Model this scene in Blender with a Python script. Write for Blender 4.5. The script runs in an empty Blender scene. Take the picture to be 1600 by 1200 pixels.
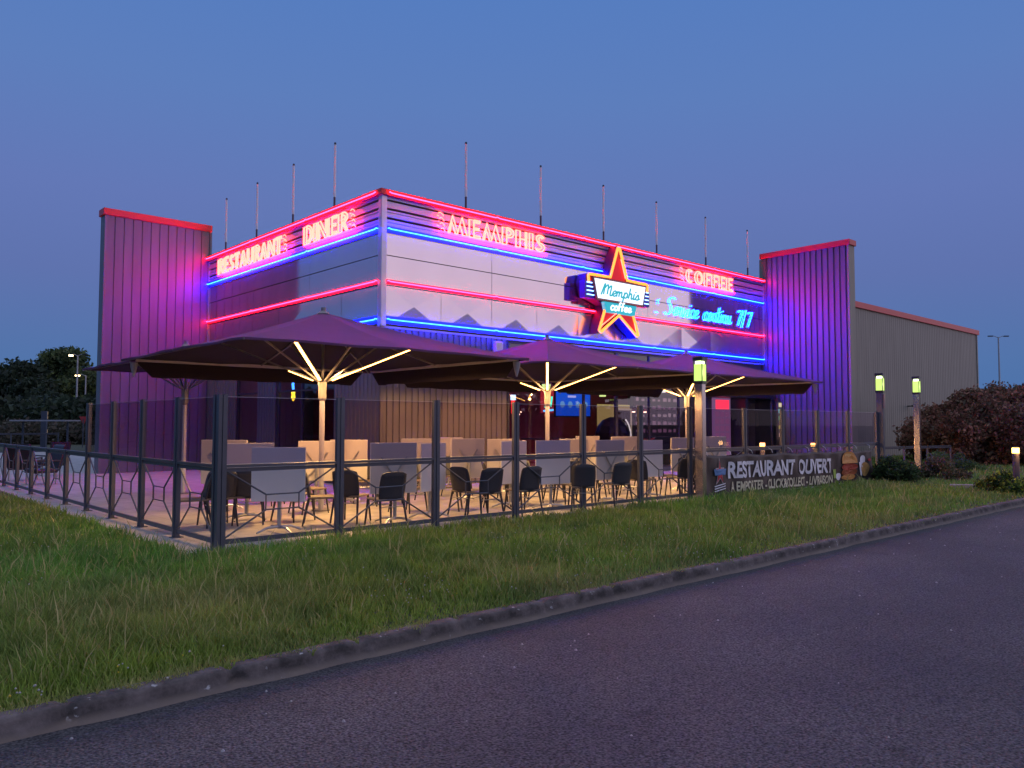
import bpy, bmesh, math, random
import numpy as np
from mathutils import Vector, Matrix
R = math.radians
sc = bpy.context.scene
col = sc.collection
rnd = random.Random(7)

# ------------------------------------------------------------------ camera, world, exposure
cam_d = bpy.data.cameras.new('camera')
cam = bpy.data.objects.new('camera', cam_d)
col.objects.link(cam)
PITCH, ROLL, YAW = R(2.88), R(0.09), R(47.505)
r_ = Vector((math.sin(YAW), -math.cos(YAW), 0))
fw = Vector((math.cos(YAW)*math.cos(PITCH), math.sin(YAW)*math.cos(PITCH), math.sin(PITCH)))
up_ = r_.cross(fw)
rr = r_*math.cos(ROLL) + up_*math.sin(ROLL)
uu = up_*math.cos(ROLL) - r_*math.sin(ROLL)
M = Matrix((rr, uu, -fw)).transposed().to_4x4()
CAM = Vector((-10.771, -16.578, 1.629))
M.translation = CAM
cam.matrix_world = M
cam_d.sensor_width = 36.0
cam_d.lens = 1229.0/1600*36
cam_d.clip_end = 2000
sc.camera = cam
sc.render.resolution_x, sc.render.resolution_y = 1024, 768
sc.view_settings.view_transform = 'Standard'
sc.view_settings.look = 'None'
sc.view_settings.exposure = 0
sc.view_settings.gamma = 1
sc.cycles.max_bounces = 8
sc.cycles.transparent_max_bounces = 24
sc.cycles.sample_clamp_indirect = 4
sc.cycles.use_denoising = True

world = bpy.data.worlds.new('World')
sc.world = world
world.use_nodes = True
nt = world.node_tree
nt.nodes.clear()
def N(t, **k):
    n = nt.nodes.new(t)
    for a, b in k.items(): setattr(n, a, b)
    return n
L = nt.links.new
tc = N('ShaderNodeTexCoord')
sep = N('ShaderNodeSeparateXYZ'); L(tc.outputs['Generated'], sep.inputs[0])
ramp = N('ShaderNodeValToRGB')
L(sep.outputs[2], ramp.inputs[0])
def lin(r, g, b): return tuple(((c/255+0.055)/1.055)**2.4 if c > 10 else c/255/12.92 for c in (r, g, b))
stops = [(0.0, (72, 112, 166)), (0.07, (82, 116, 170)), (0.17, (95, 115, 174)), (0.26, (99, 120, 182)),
         (0.38, (93, 126, 188)), (0.5, (85, 125, 192)), (0.68, (155, 172, 218)), (1.0, (200, 204, 232))]  # top two stops brightened above the view as added fill for the ground
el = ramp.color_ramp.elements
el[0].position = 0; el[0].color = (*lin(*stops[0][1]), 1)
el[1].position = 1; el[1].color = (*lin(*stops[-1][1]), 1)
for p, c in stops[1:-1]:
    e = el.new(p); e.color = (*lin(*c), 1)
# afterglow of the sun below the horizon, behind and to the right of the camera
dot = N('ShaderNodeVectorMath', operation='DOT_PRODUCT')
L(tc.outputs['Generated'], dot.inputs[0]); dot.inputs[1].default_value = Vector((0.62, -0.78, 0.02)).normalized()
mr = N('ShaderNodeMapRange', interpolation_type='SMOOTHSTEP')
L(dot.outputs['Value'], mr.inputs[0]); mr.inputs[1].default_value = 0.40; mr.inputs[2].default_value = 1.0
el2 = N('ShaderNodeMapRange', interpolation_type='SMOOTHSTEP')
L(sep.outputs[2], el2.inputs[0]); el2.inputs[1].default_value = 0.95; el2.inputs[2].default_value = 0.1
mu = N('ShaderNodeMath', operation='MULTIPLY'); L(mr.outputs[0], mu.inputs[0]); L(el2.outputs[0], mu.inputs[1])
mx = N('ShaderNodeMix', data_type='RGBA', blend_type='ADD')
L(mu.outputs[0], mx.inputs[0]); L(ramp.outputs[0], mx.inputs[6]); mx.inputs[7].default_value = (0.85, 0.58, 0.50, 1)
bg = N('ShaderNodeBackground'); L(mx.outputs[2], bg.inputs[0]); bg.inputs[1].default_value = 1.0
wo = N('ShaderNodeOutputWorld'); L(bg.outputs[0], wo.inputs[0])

# ------------------------------------------------------------------ materials
MATS = {}
def mat(name, color=(.5, .5, .5), rough=.6, metal=0, var=.12, scale=6, bump=0, bscale=40, emit=None, spec=.5, stretch=None, attr=None):
    if name in MATS: return MATS[name]
    m = bpy.data.materials.new(name); m.use_nodes = True
    t = m.node_tree; b = t.nodes['Principled BSDF']
    b.inputs['Roughness'].default_value = rough; b.inputs['Metallic'].default_value = metal
    b.inputs['Specular IOR Level'].default_value = spec
    b.inputs['Base Color'].default_value = (*color, 1)
    tcn = t.nodes.new('ShaderNodeTexCoord'); mp = t.nodes.new('ShaderNodeMapping')
    t.links.new(tcn.outputs['Object'], mp.inputs[0])
    if stretch: mp.inputs['Scale'].default_value = stretch
    if emit:
        b.inputs['Emission Color'].default_value = (*emit[0], 1); b.inputs['Emission Strength'].default_value = emit[1]
        b.inputs['Base Color'].default_value = (.02, .02, .02, 1)
    elif var > 0:
        n = t.nodes.new('ShaderNodeTexNoise'); n.inputs['Scale'].default_value = scale; n.inputs['Detail'].default_value = 6
        t.links.new(mp.outputs[0], n.inputs[0])
        mxn = t.nodes.new('ShaderNodeMix'); mxn.data_type = 'RGBA'
        mxn.inputs[6].default_value = (*[c*(1-var*1.6) for c in color], 1)
        mxn.inputs[7].default_value = (*[min(1, c*(1+var*1.6)) for c in color], 1)
        t.links.new(n.outputs[0], mxn.inputs[0])
        if attr:
            a = t.nodes.new('ShaderNodeAttribute'); a.attribute_name = attr
            m2 = t.nodes.new('ShaderNodeMix'); m2.data_type = 'RGBA'; m2.blend_type = 'MULTIPLY'; m2.inputs[0].default_value = 1
            t.links.new(mxn.outputs[2], m2.inputs[6]); t.links.new(a.outputs['Color'], m2.inputs[7])
            t.links.new(m2.outputs[2], b.inputs['Base Color'])
        else:
            t.links.new(mxn.outputs[2], b.inputs['Base Color'])
    if bump:
        n2 = t.nodes.new('ShaderNodeTexNoise'); n2.inputs['Scale'].default_value = bscale; n2.inputs['Detail'].default_value = 4
        t.links.new(mp.outputs[0], n2.inputs[0])
        bp = t.nodes.new('ShaderNodeBump'); bp.inputs['Strength'].default_value = bump; bp.inputs['Distance'].default_value = .02
        t.links.new(n2.outputs[0], bp.inputs['Height']); t.links.new(bp.outputs[0], b.inputs['Normal'])
    MATS[name] = m
    return m
def glass(name, tint, refl, rough=0.0, fres=1.5):
    m = bpy.data.materials.new(name); m.use_nodes = True
    t = m.node_tree; t.nodes.clear()
    tr = t.nodes.new('ShaderNodeBsdfTransparent'); tr.inputs[0].default_value = (*tint, 1)
    g = t.nodes.new('ShaderNodeBsdfGlossy'); g.inputs['Roughness'].default_value = rough; g.inputs[0].default_value = (.95, .95, 1, 1)
    fr = t.nodes.new('ShaderNodeFresnel'); fr.inputs[0].default_value = fres
    fm = t.nodes.new('ShaderNodeMath'); fm.operation = 'MULTIPLY'; fm.inputs[1].default_value = .55 if 'wind' in name and 'screen' in name else 1
    t.links.new(fr.outputs[0], fm.inputs[0])
    ge = t.nodes.new('ShaderNodeNewGeometry'); sb_ = t.nodes.new('ShaderNodeMath'); sb_.operation = 'SUBTRACT'; sb_.inputs[0].default_value = 1
    t.links.new(ge.outputs['Backfacing'], sb_.inputs[1])
    ad = t.nodes.new('ShaderNodeMath'); ad.operation = 'ADD'; ad.inputs[1].default_value = refl
    t.links.new(fm.outputs[0], ad.inputs[0])
    ma = t.nodes.new('ShaderNodeMath'); ma.operation = 'MULTIPLY'
    t.links.new(ad.outputs[0], ma.inputs[0]); t.links.new(sb_.outputs[0], ma.inputs[1])
    mxs = t.nodes.new('ShaderNodeMixShader'); o = t.nodes.new('ShaderNodeOutputMaterial')
    t.links.new(ma.outputs[0], mxs.inputs[0]); t.links.new(tr.outputs[0], mxs.inputs[1]); t.links.new(g.outputs[0], mxs.inputs[2])
    t.links.new(mxs.outputs[0], o.inputs[0])
    MATS[name] = m
    return m
RED_L = mat('neon_red', emit=((1, .004, .016), 85), var=0)
PINK_L = mat('neon_pink', emit=((1, .005, .018), 62), var=0)
BLUE_L = mat('neon_blue', emit=((.0008, .006, 1), 250), var=0)
LET_L = mat('neon_letter_red', emit=((1, .036, .026), 22), var=0)
SCR_L = mat('neon_script_blue', emit=((.0012, .030, 1), 80), var=0)
YEL_L = mat('neon_yellow', emit=((1, .27, .04), 2.6), var=0)
LED_L = mat('led_warm', emit=((1, .43, .09), 16), var=0)
PLATE_L = mat('lit_white_panel', emit=((.75, .8, 1), 1.6), var=0)
CYAN_L = mat('lit_cyan', emit=((.02, .42, .55), 1.1), var=0)
GREEN_L = mat('lantern_glass', emit=((.52, .75, .16), 1.5), var=0)
WARM_L = mat('bollard_glass', emit=((1, .48, .10), 9), var=0)
siding = mat('siding_grey', (.14, .14, .18), .42, .25, .16, 1.6, .05, 30, stretch=(2.5, 2.5, .25))
siding_side = mat('siding_olive_grey', (.275, .262, .215), .55, .15, .13, 1.3, stretch=(2.5, 2.5, .3))
siding_dark = mat('siding_taupe', (.20, .17, .16), .5, .1, .1, 2)
panel_m = mat('brushed_fascia_panel', (.66, .62, .66), .07, .95, .05, .8, .012, .8)
crease_m = mat('creased_fascia_panel', (.66, .62, .66), .2, .92, .05, .8, .012, .8)
slat_m = mat('fascia_slat', (.46, .44, .48), .3, .35, .04, 2)
trim_m = mat('pale_metal_trim', (.6, .58, .62), .35, .5, .05)
back_m = mat('dark_backing', (.03, .03, .04), .6)
redcap = mat('red_cap_paint', (.62, .025, .035), .4, 0, .08, 2)
blue_ch = mat('neon_channel_blue', (.04, .10, .75), .35, .1, .05)
pink_ch = mat('neon_channel_red', (.75, .03, .10), .35, .1, .05)
white_ch = mat('neon_channel_white', (.72, .7, .74), .35, .1, .05)
fence_m = mat('fence_grey_paint', (.10, .105, .13), .4, .3, .1, 8)
umb_top = mat('umbrella_fabric', (.10, .030, .110), .75, 0, .1, 3, .08, 60)
umb_frame = mat('umbrella_frame', (.26, .235, .24), .4, .4, .06)
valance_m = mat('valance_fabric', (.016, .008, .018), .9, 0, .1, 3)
pole_m = mat('pole_white', (.55, .53, .54), .4, .2, .05)
table_m = mat('table_laminate', (.80, .78, .75), .4, 0, .04, 3)
table_u = mat('table_underside', (.60, .56, .50), .6, 0, .05, 3)
alu = mat('table_aluminium', (.5, .5, .5), .35, .8, .05)
chair_m = mat('chair_weave', (.045, .045, .055), .6, 0, .3, 90, .4, 120)
seat_lit_m = mat('chair_seat_weave', (.22, .17, .12), .6, 0, .2, 90, .4, 120)  # dark weave like the back, made tan to paint in the light on it
black_m = mat('black_plastic', (.02, .02, .025), .4, 0, .1)
steel = mat('lamp_steel', (.48, .43, .42), .22, .9, .08, 10)
white_p = mat('white_paint', (.75, .75, .75), .5)
inwall = mat('interior_red_wall', (.32, .06, .09), .7)
infloor = mat('interior_floor', (.12, .10, .13), .3, 0, .1)
inceil = mat('interior_ceiling', (.16, .13, .17), .8)
soffit_m = mat('soffit_pale', (.6, .58, .66), .4)
fence_glass = glass('windscreen_glass', (.80, .75, .83), .0, fres=1.2)
win_glass = glass('window_glass', (.88, .86, .92), .06)
trunk_m = mat('bark', (.07, .055, .045), .9, 0, .3, 12, .5, 20)

# ------------------------------------------------------------------ mesh helpers
class MB:
    def __init__(s): s.v = []; s.f = []
    def add(s, vs, fs):
        o = len(s.v); s.v += [tuple(v) for v in vs]; s.f += [tuple(i+o for i in f) for f in fs]; return s
    def box(s, x0, x1, y0, y1, z0, z1):
        return s.add([(x0,y0,z0),(x1,y0,z0),(x1,y1,z0),(x0,y1,z0),(x0,y0,z1),(x1,y0,z1),(x1,y1,z1),(x0,y1,z1)],
                     [(0,3,2,1),(4,5,6,7),(0,1,5,4),(1,2,6,5),(2,3,7,6),(3,0,4,7)])
    def bar(s, a, b, w, h=None, up=(0,0,1)):
        a, b = Vector(a), Vector(b); d = (b-a).normalized(); h = h or w
        u = Vector(up)
        if abs(d.dot(u)) > .99: u = Vector((0,1,0))
        x = d.cross(u).normalized(); y = x.cross(d).normalized()
        vs = []
        for p in (a, b):
            for sx, sy in ((-1,-1),(1,-1),(1,1),(-1,1)): vs.append(p + x*sx*w/2 + y*sy*h/2)
        return s.add(vs, [(0,1,2,3),(7,6,5,4),(0,4,5,1),(1,5,6,2),(2,6,7,3),(3,7,4,0)])
    def tube(s, pts, r, n=6, closed=False, radii=None, cap=True):
        pts = [Vector(p) for p in pts]; m = len(pts); vs = []; fs = []
        prev = None
        for i, p in enumerate(pts):
            if closed: t = (pts[(i+1) % m]-pts[i-1]).normalized()
            else: t = (pts[min(i+1, m-1)]-pts[max(i-1, 0)]).normalized()
            if prev is None:
                u = Vector((0,0,1)) if abs(t.z) < .9 else Vector((1,0,0))
                x = t.cross(u).normalized()
            else:
                x = (prev - t*prev.dot(t))
                x = x.normalized() if x.length > 1e-5 else t.orthogonal().normalized()
            prev = x; y = t.cross(x)
            q = radii[i] if radii else r
            for k in range(n):
                a = 2*math.pi*k/n; vs.append(p + (x*math.cos(a)+y*math.sin(a))*q)
        for i in range(m if closed else m-1):
            j = (i+1) % m
            for k in range(n):
                k2 = (k+1) % n; fs.append((i*n+k, i*n+k2, j*n+k2, j*n+k))
        if not closed and cap: fs.append(tuple(range(n))[::-1]); fs.append(tuple((m-1)*n+k for k in range(n)))
        return s.add(vs, fs)
    def cyl(s, x, y, z0, z1, r0, r1=None, n=16):
        r1 = r0 if r1 is None else r1
        return s.tube([(x,y,z0),(x,y,z1)], r0, n, radii=[r0, r1])
    def prism(s, poly, y0, y1, axis='y'):
        """polygon in (x,z) extruded along y"""
        n = len(poly); vs = [(p[0], y0, p[1]) for p in poly]+[(p[0], y1, p[1]) for p in poly]
        return s.add(vs, [tuple(range(n)), tuple(range(2*n-1, n-1, -1))]+[(i, i+n, (i+1) % n+n, (i+1) % n) for i in range(n)])
    def xf(s, m):
        s.v = [tuple(m @ Vector(v)) for v in s.v]; return s
    def build(s, name, m, parent=None, smooth=False, loc=None, bevel=0, tri=False):
        me = bpy.data.meshes.new(name); me.from_pydata(s.v, [], s.f)
        bm = bmesh.new(); bm.from_mesh(me)
        if tri: bmesh.ops.triangulate(bm, faces=bm.faces[:])
        bmesh.ops.recalc_face_normals(bm, faces=bm.faces[:]); bm.to_mesh(me); bm.free()
        if smooth:
            for p in me.polygons: p.use_smooth = True
        me.materials.append(m)
        o = bpy.data.objects.new(name, me); col.objects.link(o)
        if parent: o.parent = parent
        if loc: o.location = loc
        if bevel:
            b = o.modifiers.new('bevel', 'BEVEL'); b.width = bevel; b.segments = 2; b.limit_method = 'ANGLE'
        return o
def tag(o, label=None, cat=None, group=None, kind=None):
    if label: o['label'] = label
    if cat: o['category'] = cat
    if group: o['group'] = group
    if kind: o['kind'] = kind
    return o
def thing(name, label, cat, loc=(0,0,0), rz=0, group=None):
    o = bpy.data.objects.new(name, None); col.objects.link(o); o.empty_display_size = .2
    o.location = loc; o.rotation_euler = (0, 0, rz)
    return tag(o, label, cat, group)
KIDS = {}
def copy_tree(o, parent=None):
    c = o.copy(); col.objects.link(c)
    if parent: c.parent = parent
    for ch in [k for k in ALL_SNAP if k.parent == o]: copy_tree(ch, c)
    return c
ALL_SNAP = []
def snap():
    global ALL_SNAP
    ALL_SNAP = list(bpy.data.objects)
def struct(o): o['kind'] = 'structure'; return o

def corrugated(L0, L1, z0, z1, period=.28, depth=.035, groove=.22, both=True):
    """siding profile running along local x from L0 to L1, front towards -y"""
    pts = []; x = L0
    n = max(1, round((L1-L0)/period)); p = (L1-L0)/n
    for i in range(n):
        x = L0+i*p; g = p*groove
        pts += [(x, 0), (x+p-g, 0), (x+p-g*.8, depth), (x+p-g*.2, depth)]
    pts.append((L1, 0))
    pts2 = []
    for q in pts:
        if not pts2 or abs(q[0]-pts2[-1][0]) > 1e-5: pts2.append(q)
    mb = MB(); k = len(pts2)
    vs = [(a, b, z0) for a, b in pts2]+[(a, b, z1) for a, b in pts2]
    mb.add(vs, [(i, i+1, i+1+k, i+k) for i in range(k-1)])
    # solid back
    mb.box(L0, L1, depth+.02, depth+.06, z0, z1)
    return mb
def rotz(a, t=(0,0,0)): return Matrix.Translation(Vector(t)) @ Matrix.Rotation(a, 4, 'Z')
LEFT = rotz(-math.pi/2)            # local x -> world -Y ; local -y -> world -X   (use x from -Y)

# ------------------------------------------------------------------ ground, road, kerb, terrace
def gz(x, y):
    """height of the lawn"""
    t = min(1, max(0, (y+11.3)/4.4))
    h = -.055 + .04*t
    if x < -7.2: h += .02*math.sin(x*.7)*math.cos(y*.5)
    return h
g = MB(); g.box(-900, 900, -900, 900, -.9, -.40)
ground = struct(g.build('ground', mat('far_ground', (.06, .07, .04), .95, 0, .3, .05)))

rd = bpy.data.materials.new('asphalt'); rd.use_nodes = True
t = rd.node_tree; b = t.nodes['Principled BSDF']; b.inputs['Roughness'].default_value = .8
tcn = t.nodes.new('ShaderNodeTexCoord')
n1 = t.nodes.new('ShaderNodeTexNoise'); n1.inputs['Scale'].default_value = 62; n1.inputs['Detail'].default_value = 5
n2 = t.nodes.new('ShaderNodeTexNoise'); n2.inputs['Scale'].default_value = .55; n2.inputs['Detail'].default_value = 6
vo = t.nodes.new('ShaderNodeTexVoronoi'); vo.inputs['Scale'].default_value = 52
for n in (n1, n2, vo): t.links.new(tcn.outputs['Object'], n.inputs['Vector'])
cr = t.nodes.new('ShaderNodeValToRGB'); cr.color_ramp.elements[0].position = .36; cr.color_ramp.elements[0].color = (.012, .012, .016, 1)
cr.color_ramp.elements[1].position = .72; cr.color_ramp.elements[1].color = (.172, .165, .170, 1)
t.links.new(n1.outputs[0], cr.inputs[0])
cr2 = t.nodes.new('ShaderNodeValToRGB'); cr2.color_ramp.elements[0].position = .3; cr2.color_ramp.elements[0].color = (.66, .65, .69, 1)
cr2.color_ramp.elements[1].position = .75; cr2.color_ramp.elements[1].color = (1.2, 1.13, 1.12, 1)
t.links.new(n2.outputs[0], cr2.inputs[0])
mm = t.nodes.new('ShaderNodeMix'); mm.data_type = 'RGBA'; mm.blend_type = 'MULTIPLY'; mm.inputs[0].default_value = 1
t.links.new(cr.outputs[0], mm.inputs[6]); t.links.new(cr2.outputs[0], mm.inputs[7])
# darker band along the kerb, a few stains
sp_ = t.nodes.new('ShaderNodeSeparateXYZ'); t.links.new(tcn.outputs['Object'], sp_.inputs[0])
n4 = t.nodes.new('ShaderNodeTexNoise'); n4.inputs['Scale'].default_value = 1.6; n4.inputs['Detail'].default_value = 7; t.links.new(tcn.outputs['Object'], n4.inputs['Vector'])
na = t.nodes.new('ShaderNodeMath'); na.operation = 'MULTIPLY_ADD'; na.inputs[1].default_value = 1.1; t.links.new(n4.outputs[0], na.inputs[0]); t.links.new(sp_.outputs[1], na.inputs[2])
mr_ = t.nodes.new('ShaderNodeMapRange'); mr_.inputs[1].default_value = -11.55; mr_.inputs[2].default_value = -10.95; mr_.inputs[3].default_value = 1; mr_.inputs[4].default_value = .62; t.links.new(na.outputs[0], mr_.inputs[0])
cr5 = t.nodes.new('ShaderNodeValToRGB'); cr5.color_ramp.elements[0].position = .66; cr5.color_ramp.elements[0].color = (1, 1, 1, 1); cr5.color_ramp.elements[1].position = .74; cr5.color_ramp.elements[1].color = (.66, .66, .68, 1); t.links.new(n4.outputs[0], cr5.inputs[0])
m5 = t.nodes.new('ShaderNodeMix'); m5.data_type = 'RGBA'; m5.blend_type = 'MULTIPLY'; m5.inputs[0].default_value = 1; t.links.new(mm.outputs[2], m5.inputs[6]); t.links.new(mr_.outputs[0], m5.inputs[7])
m6 = t.nodes.new('ShaderNodeMix'); m6.data_type = 'RGBA'; m6.blend_type = 'MULTIPLY'; m6.inputs[0].default_value = 1; t.links.new(m5.outputs[2], m6.inputs[6]); t.links.new(cr5.outputs[0], m6.inputs[7])
t.links.new(m6.outputs[2], b.inputs['Base Color'])
bp = t.nodes.new('ShaderNodeBump'); bp.inputs['Strength'].default_value = .9; bp.inputs['Distance'].default_value = .012
t.links.new(vo.outputs['Distance'], bp.inputs['Height']); t.links.new(bp.outputs[0], b.inputs['Normal'])
g = MB(); g.box(-120, 120, -40, -11.2, -.40, -.15)
struct(g.build('road', rd))
struct(MB().box(-120, 120, -900, -40, -.40, -.16).build('car_park', mat('car_park_surface', (.06, .06, .065), .9)))

# lawn sheet
soil = mat('lawn_soil', (.05, .055, .025), .95, 0, .35, 3, .6, 30)
mb = MB(); nx, ny = 90, 40
xs = list(np.linspace(-60, 40, nx)); ys = list(np.linspace(-11.19, 0, 16))+list(np.linspace(2, 160, 24))
vs = [(x, y, gz(x, y)) for y in ys for x in xs]
mb.add(vs, [(j*nx+i, j*nx+i+1, (j+1)*nx+i+1, (j+1)*nx+i) for j in range(len(ys)-1) for i in range(nx-1)])
struct(mb.build('lawn', soil, smooth=True))

# terrace paving
pav = bpy.data.materials.new('terrace_paving'); pav.use_nodes = True
t = pav.node_tree; b = t.nodes['Principled BSDF']; b.inputs['Roughness'].default_value = .5
tcn = t.nodes.new('ShaderNodeTexCoord'); br = t.nodes.new('ShaderNodeTexBrick')
br.offset = 0; br.inputs['Scale'].default_value = 1; br.inputs['Brick Width'].default_value = .6; br.inputs['Row Height'].default_value = .6
br.inputs['Mortar Size'].default_value = .004
br.inputs['Color1'].default_value = (.50, .46, .42, 1); br.inputs['Color2'].default_value = (.46, .42, .39, 1); br.inputs['Mortar'].default_value = (.2, .18, .17, 1)
t.links.new(tcn.outputs['Object'], br.inputs['Vector'])
n1 = t.nodes.new('ShaderNodeTexNoise'); n1.inputs['Scale'].default_value = 2.5; n1.inputs['Detail'].default_value = 8
t.links.new(tcn.outputs['Object'], n1.inputs['Vector'])
cr = t.nodes.new('ShaderNodeValToRGB'); cr.color_ramp.elements[0].position = .3; cr.color_ramp.elements[0].color = (.75, .75, .75, 1)
cr.color_ramp.elements[1].position = .7; cr.color_ramp.elements[1].color = (1.1, 1.1, 1.1, 1); t.links.new(n1.outputs[0], cr.inputs[0])
mm = t.nodes.new('ShaderNodeMix'); mm.data_type = 'RGBA'; mm.blend_type = 'MULTIPLY'; mm.inputs[0].default_value = 1
t.links.new(br.outputs[0], mm.inputs[6]); t.links.new(cr.outputs[0], mm.inputs[7]); t.links.new(mm.outputs[2], b.inputs['Base Color'])
tr = MB(); tr.add([(-7.15,-6.78,0),(14.2,-6.78,0),(14.2,.6,0),(19.5,.6,0),(19.5,12,0),(-.1,12,0),(-.1,34,0),(-6.6,34,0),(-7.05,0,0),
   (-7.15,-6.78,-.3),(14.2,-6.78,-.3),(14.2,.6,-.3),(19.5,.6,-.3),(19.5,12,-.3),(-.1,12,-.3),(-.1,34,-.3),(-6.6,34,-.3),(-7.05,0,-.3)],
   [tuple(range(9))]+[(i, (i+1) % 9, (i+1) % 9+9, i+9) for i in range(9)])
struct(tr.build('terrace_floor', pav, tri=True))

# kerb: worn stone blocks of one line, with a wobbling profile and a paler concrete footing
km = bpy.data.materials.new('kerb_stone'); km.use_nodes = True
t = km.node_tree; b = t.nodes['Principled BSDF']; b.inputs['Roughness'].default_value = .9
tcn = t.nodes.new('ShaderNodeTexCoord')
n1 = t.nodes.new('ShaderNodeTexNoise'); n1.inputs['Scale'].default_value = 4; n1.inputs['Detail'].default_value = 9; n1.inputs['Roughness'].default_value = .7
n3 = t.nodes.new('ShaderNodeTexNoise'); n3.inputs['Scale'].default_value = 14; n3.inputs['Detail'].default_value = 3
t.links.new(tcn.outputs['Object'], n1.inputs['Vector']); t.links.new(tcn.outputs['Object'], n3.inputs['Vector'])
cr = t.nodes.new('ShaderNodeValToRGB')
cr.color_ramp.elements[0].position = .38; cr.color_ramp.elements[0].color = (.040, .034, .030, 1)
cr.color_ramp.elements[1].position = .70; cr.color_ramp.elements[1].color = (.20, .165, .15, 1)
t.links.new(n1.outputs[0], cr.inputs[0])
cr2 = t.nodes.new('ShaderNodeValToRGB'); cr2.color_ramp.elements[0].position = .68; cr2.color_ramp.elements[0].color = (0, 0, 0, 1)
cr2.color_ramp.elements[1].position = .73; cr2.color_ramp.elements[1].color = (1, 1, 1, 1); t.links.new(n3.outputs[0], cr2.inputs[0])
mm = t.nodes.new('ShaderNodeMix'); mm.data_type = 'RGBA'
t.links.new(cr2.outputs[0], mm.inputs[0]); t.links.new(cr.outputs[0], mm.inputs[6]); mm.inputs[7].default_value = (.42, .42, .40, 1)
sp_ = t.nodes.new('ShaderNodeSeparateXYZ'); t.links.new(tcn.outputs['Object'], sp_.inputs[0])
na = t.nodes.new('ShaderNodeMath'); na.operation = 'MULTIPLY_ADD'; na.inputs[1].default_value = .12; t.links.new(n1.outputs[0], na.inputs[0]); t.links.new(sp_.outputs[2], na.inputs[2])
mr_ = t.nodes.new('ShaderNodeMapRange'); mr_.inputs[1].default_value = -.045; mr_.inputs[2].default_value = -.085; t.links.new(na.outputs[0], mr_.inputs[0])
m3 = t.nodes.new('ShaderNodeMix'); m3.data_type = 'RGBA'; m3.inputs[7].default_value = (.175, .14, .112, 1)
t.links.new(mr_.outputs[0], m3.inputs[0]); t.links.new(mm.outputs[2], m3.inputs[6])
t.links.new(m3.outputs[2], b.inputs['Base Color'])
bp = t.nodes.new('ShaderNodeBump'); bp.inputs['Strength'].default_value = .7; bp.inputs['Distance'].default_value = .02
t.links.new(n1.outputs[0], bp.inputs['Height']); t.links.new(bp.outputs[0], b.inputs['Normal'])
mb = MB(); kn = 1600; prof = [(-11.34, -.14), (-11.34, -.055), (-11.325, -.04), (-11.20, -.035), (-11.165, -.05), (-11.145, -.08), (-11.13, -.19), (-11.06, -.215), (-11.0, -.262)]
prof = [(-11.17, -.10), (-11.17, -.05), (-11.19, -.028), (-11.29, -.026), (-11.318, -.036), (-11.33, -.058), (-11.340, -.115), (-11.362, -.132), (-11.39, -.162)]
xs = np.linspace(-24, 60, kn); vs = []
rg = np.random.default_rng(3)
w1 = np.convolve(rg.normal(0, 1, kn+40), np.hanning(16)/8, 'same')[20:-20]; w2 = np.convolve(rg.normal(0, 1, kn+40), np.hanning(40)/20, 'same')[20:-20]
for i, x in enumerate(xs):
    joint = -.012 if abs((x/1.0) % 1 - .5) < .026 else 0
    for k, (y, z) in enumerate(prof):
        dy = (.009*w1[i] + .014*w2[i] + (.022 if joint else 0)) if k >= 2 else 0
        dz = (.007*w2[i] + .007*w1[i]*(k > 2) + joint*2.2) if 0 < k < 6 else 0
        if k == len(prof)-1: dy = .045*w1[i]; dz = 0
        vs.append((x, y + dy, z + dz))
P_ = len(prof)
mb.add(vs, [(i*P_+k, (i+1)*P_+k, (i+1)*P_+k+1, i*P_+k+1) for i in range(kn-1) for k in range(P_-1)])
kerb = struct(mb.build('kerb', km, smooth=True)); kerb.location = (0, 0, 0)

# ------------------------------------------------------------------ grass
def attr_cols(me, name, arr):
    a = me.color_attributes.new(name, 'FLOAT_COLOR', 'POINT')
    a.data.foreach_set('color', np.asarray(arr, np.float32).ravel())
def np_mesh(name, V, F, m, colors=None, smooth=False):
    me = bpy.data.meshes.new(name); nv = len(V); nf = len(F); k = F.shape[1]
    me.vertices.add(nv); me.vertices.foreach_set('co', V.astype(np.float32).ravel())
    me.loops.add(nf*k); me.loops.foreach_set('vertex_index', F.astype(np.int32).ravel())
    me.polygons.add(nf); me.polygons.foreach_set('loop_start', np.arange(0, nf*k, k, dtype=np.int32))
    me.update(calc_edges=True)
    if smooth: me.polygons.foreach_set('use_smooth', np.ones(nf, bool))
    if colors is not None: attr_cols(me, 'tint', colors)
    me.materials.append(m)
    o = bpy.data.objects.new(name, me); col.objects.link(o)
    return o
def vnoise(x, y, s, seed):
    rg = np.random.default_rng(seed); G = rg.random((256, 256))
    u = x/s+100; v = y/s+100; i = np.floor(u).astype(int); j = np.floor(v).astype(int); fu = u-i; fv = v-j
    fu = fu*fu*(3-2*fu); fv = fv*fv*(3-2*fv); i %= 255; j %= 255
    return (G[i, j]*(1-fu)+G[i+1, j]*fu)*(1-fv)+(G[i, j+1]*(1-fu)+G[i+1, j+1]*fu)*fv
rg = np.random.default_rng(11)
def sample_grass(n):
    # polar samples round the camera so density falls with distance
    th = rg.uniform(R(-2), R(96), n); u = rg.random(n)
    d = 5.0*(60/5.0)**(u**1.15)
    x = CAM.x + d*np.cos(th); y = CAM.y + d*np.sin(th)
    edge = -11.255 + .13*(vnoise(x, y*0, .5, 5)-.5) + .12*(vnoise(x, y*0, .12, 6)-.5)
    terr = (x > -7.15) & (x < 14.2) & (y > -6.80)
    terr |= (x > -7.12) & (y > -6.8) & (x < 0)
    bldg = (x > -.2) & (y > -.1)
    k = (y > edge) & ~terr & ~bldg & (x < 45)
    return x[k], y[k], d[k]
x, y, d = sample_grass(700000)
n = len(x)
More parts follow.
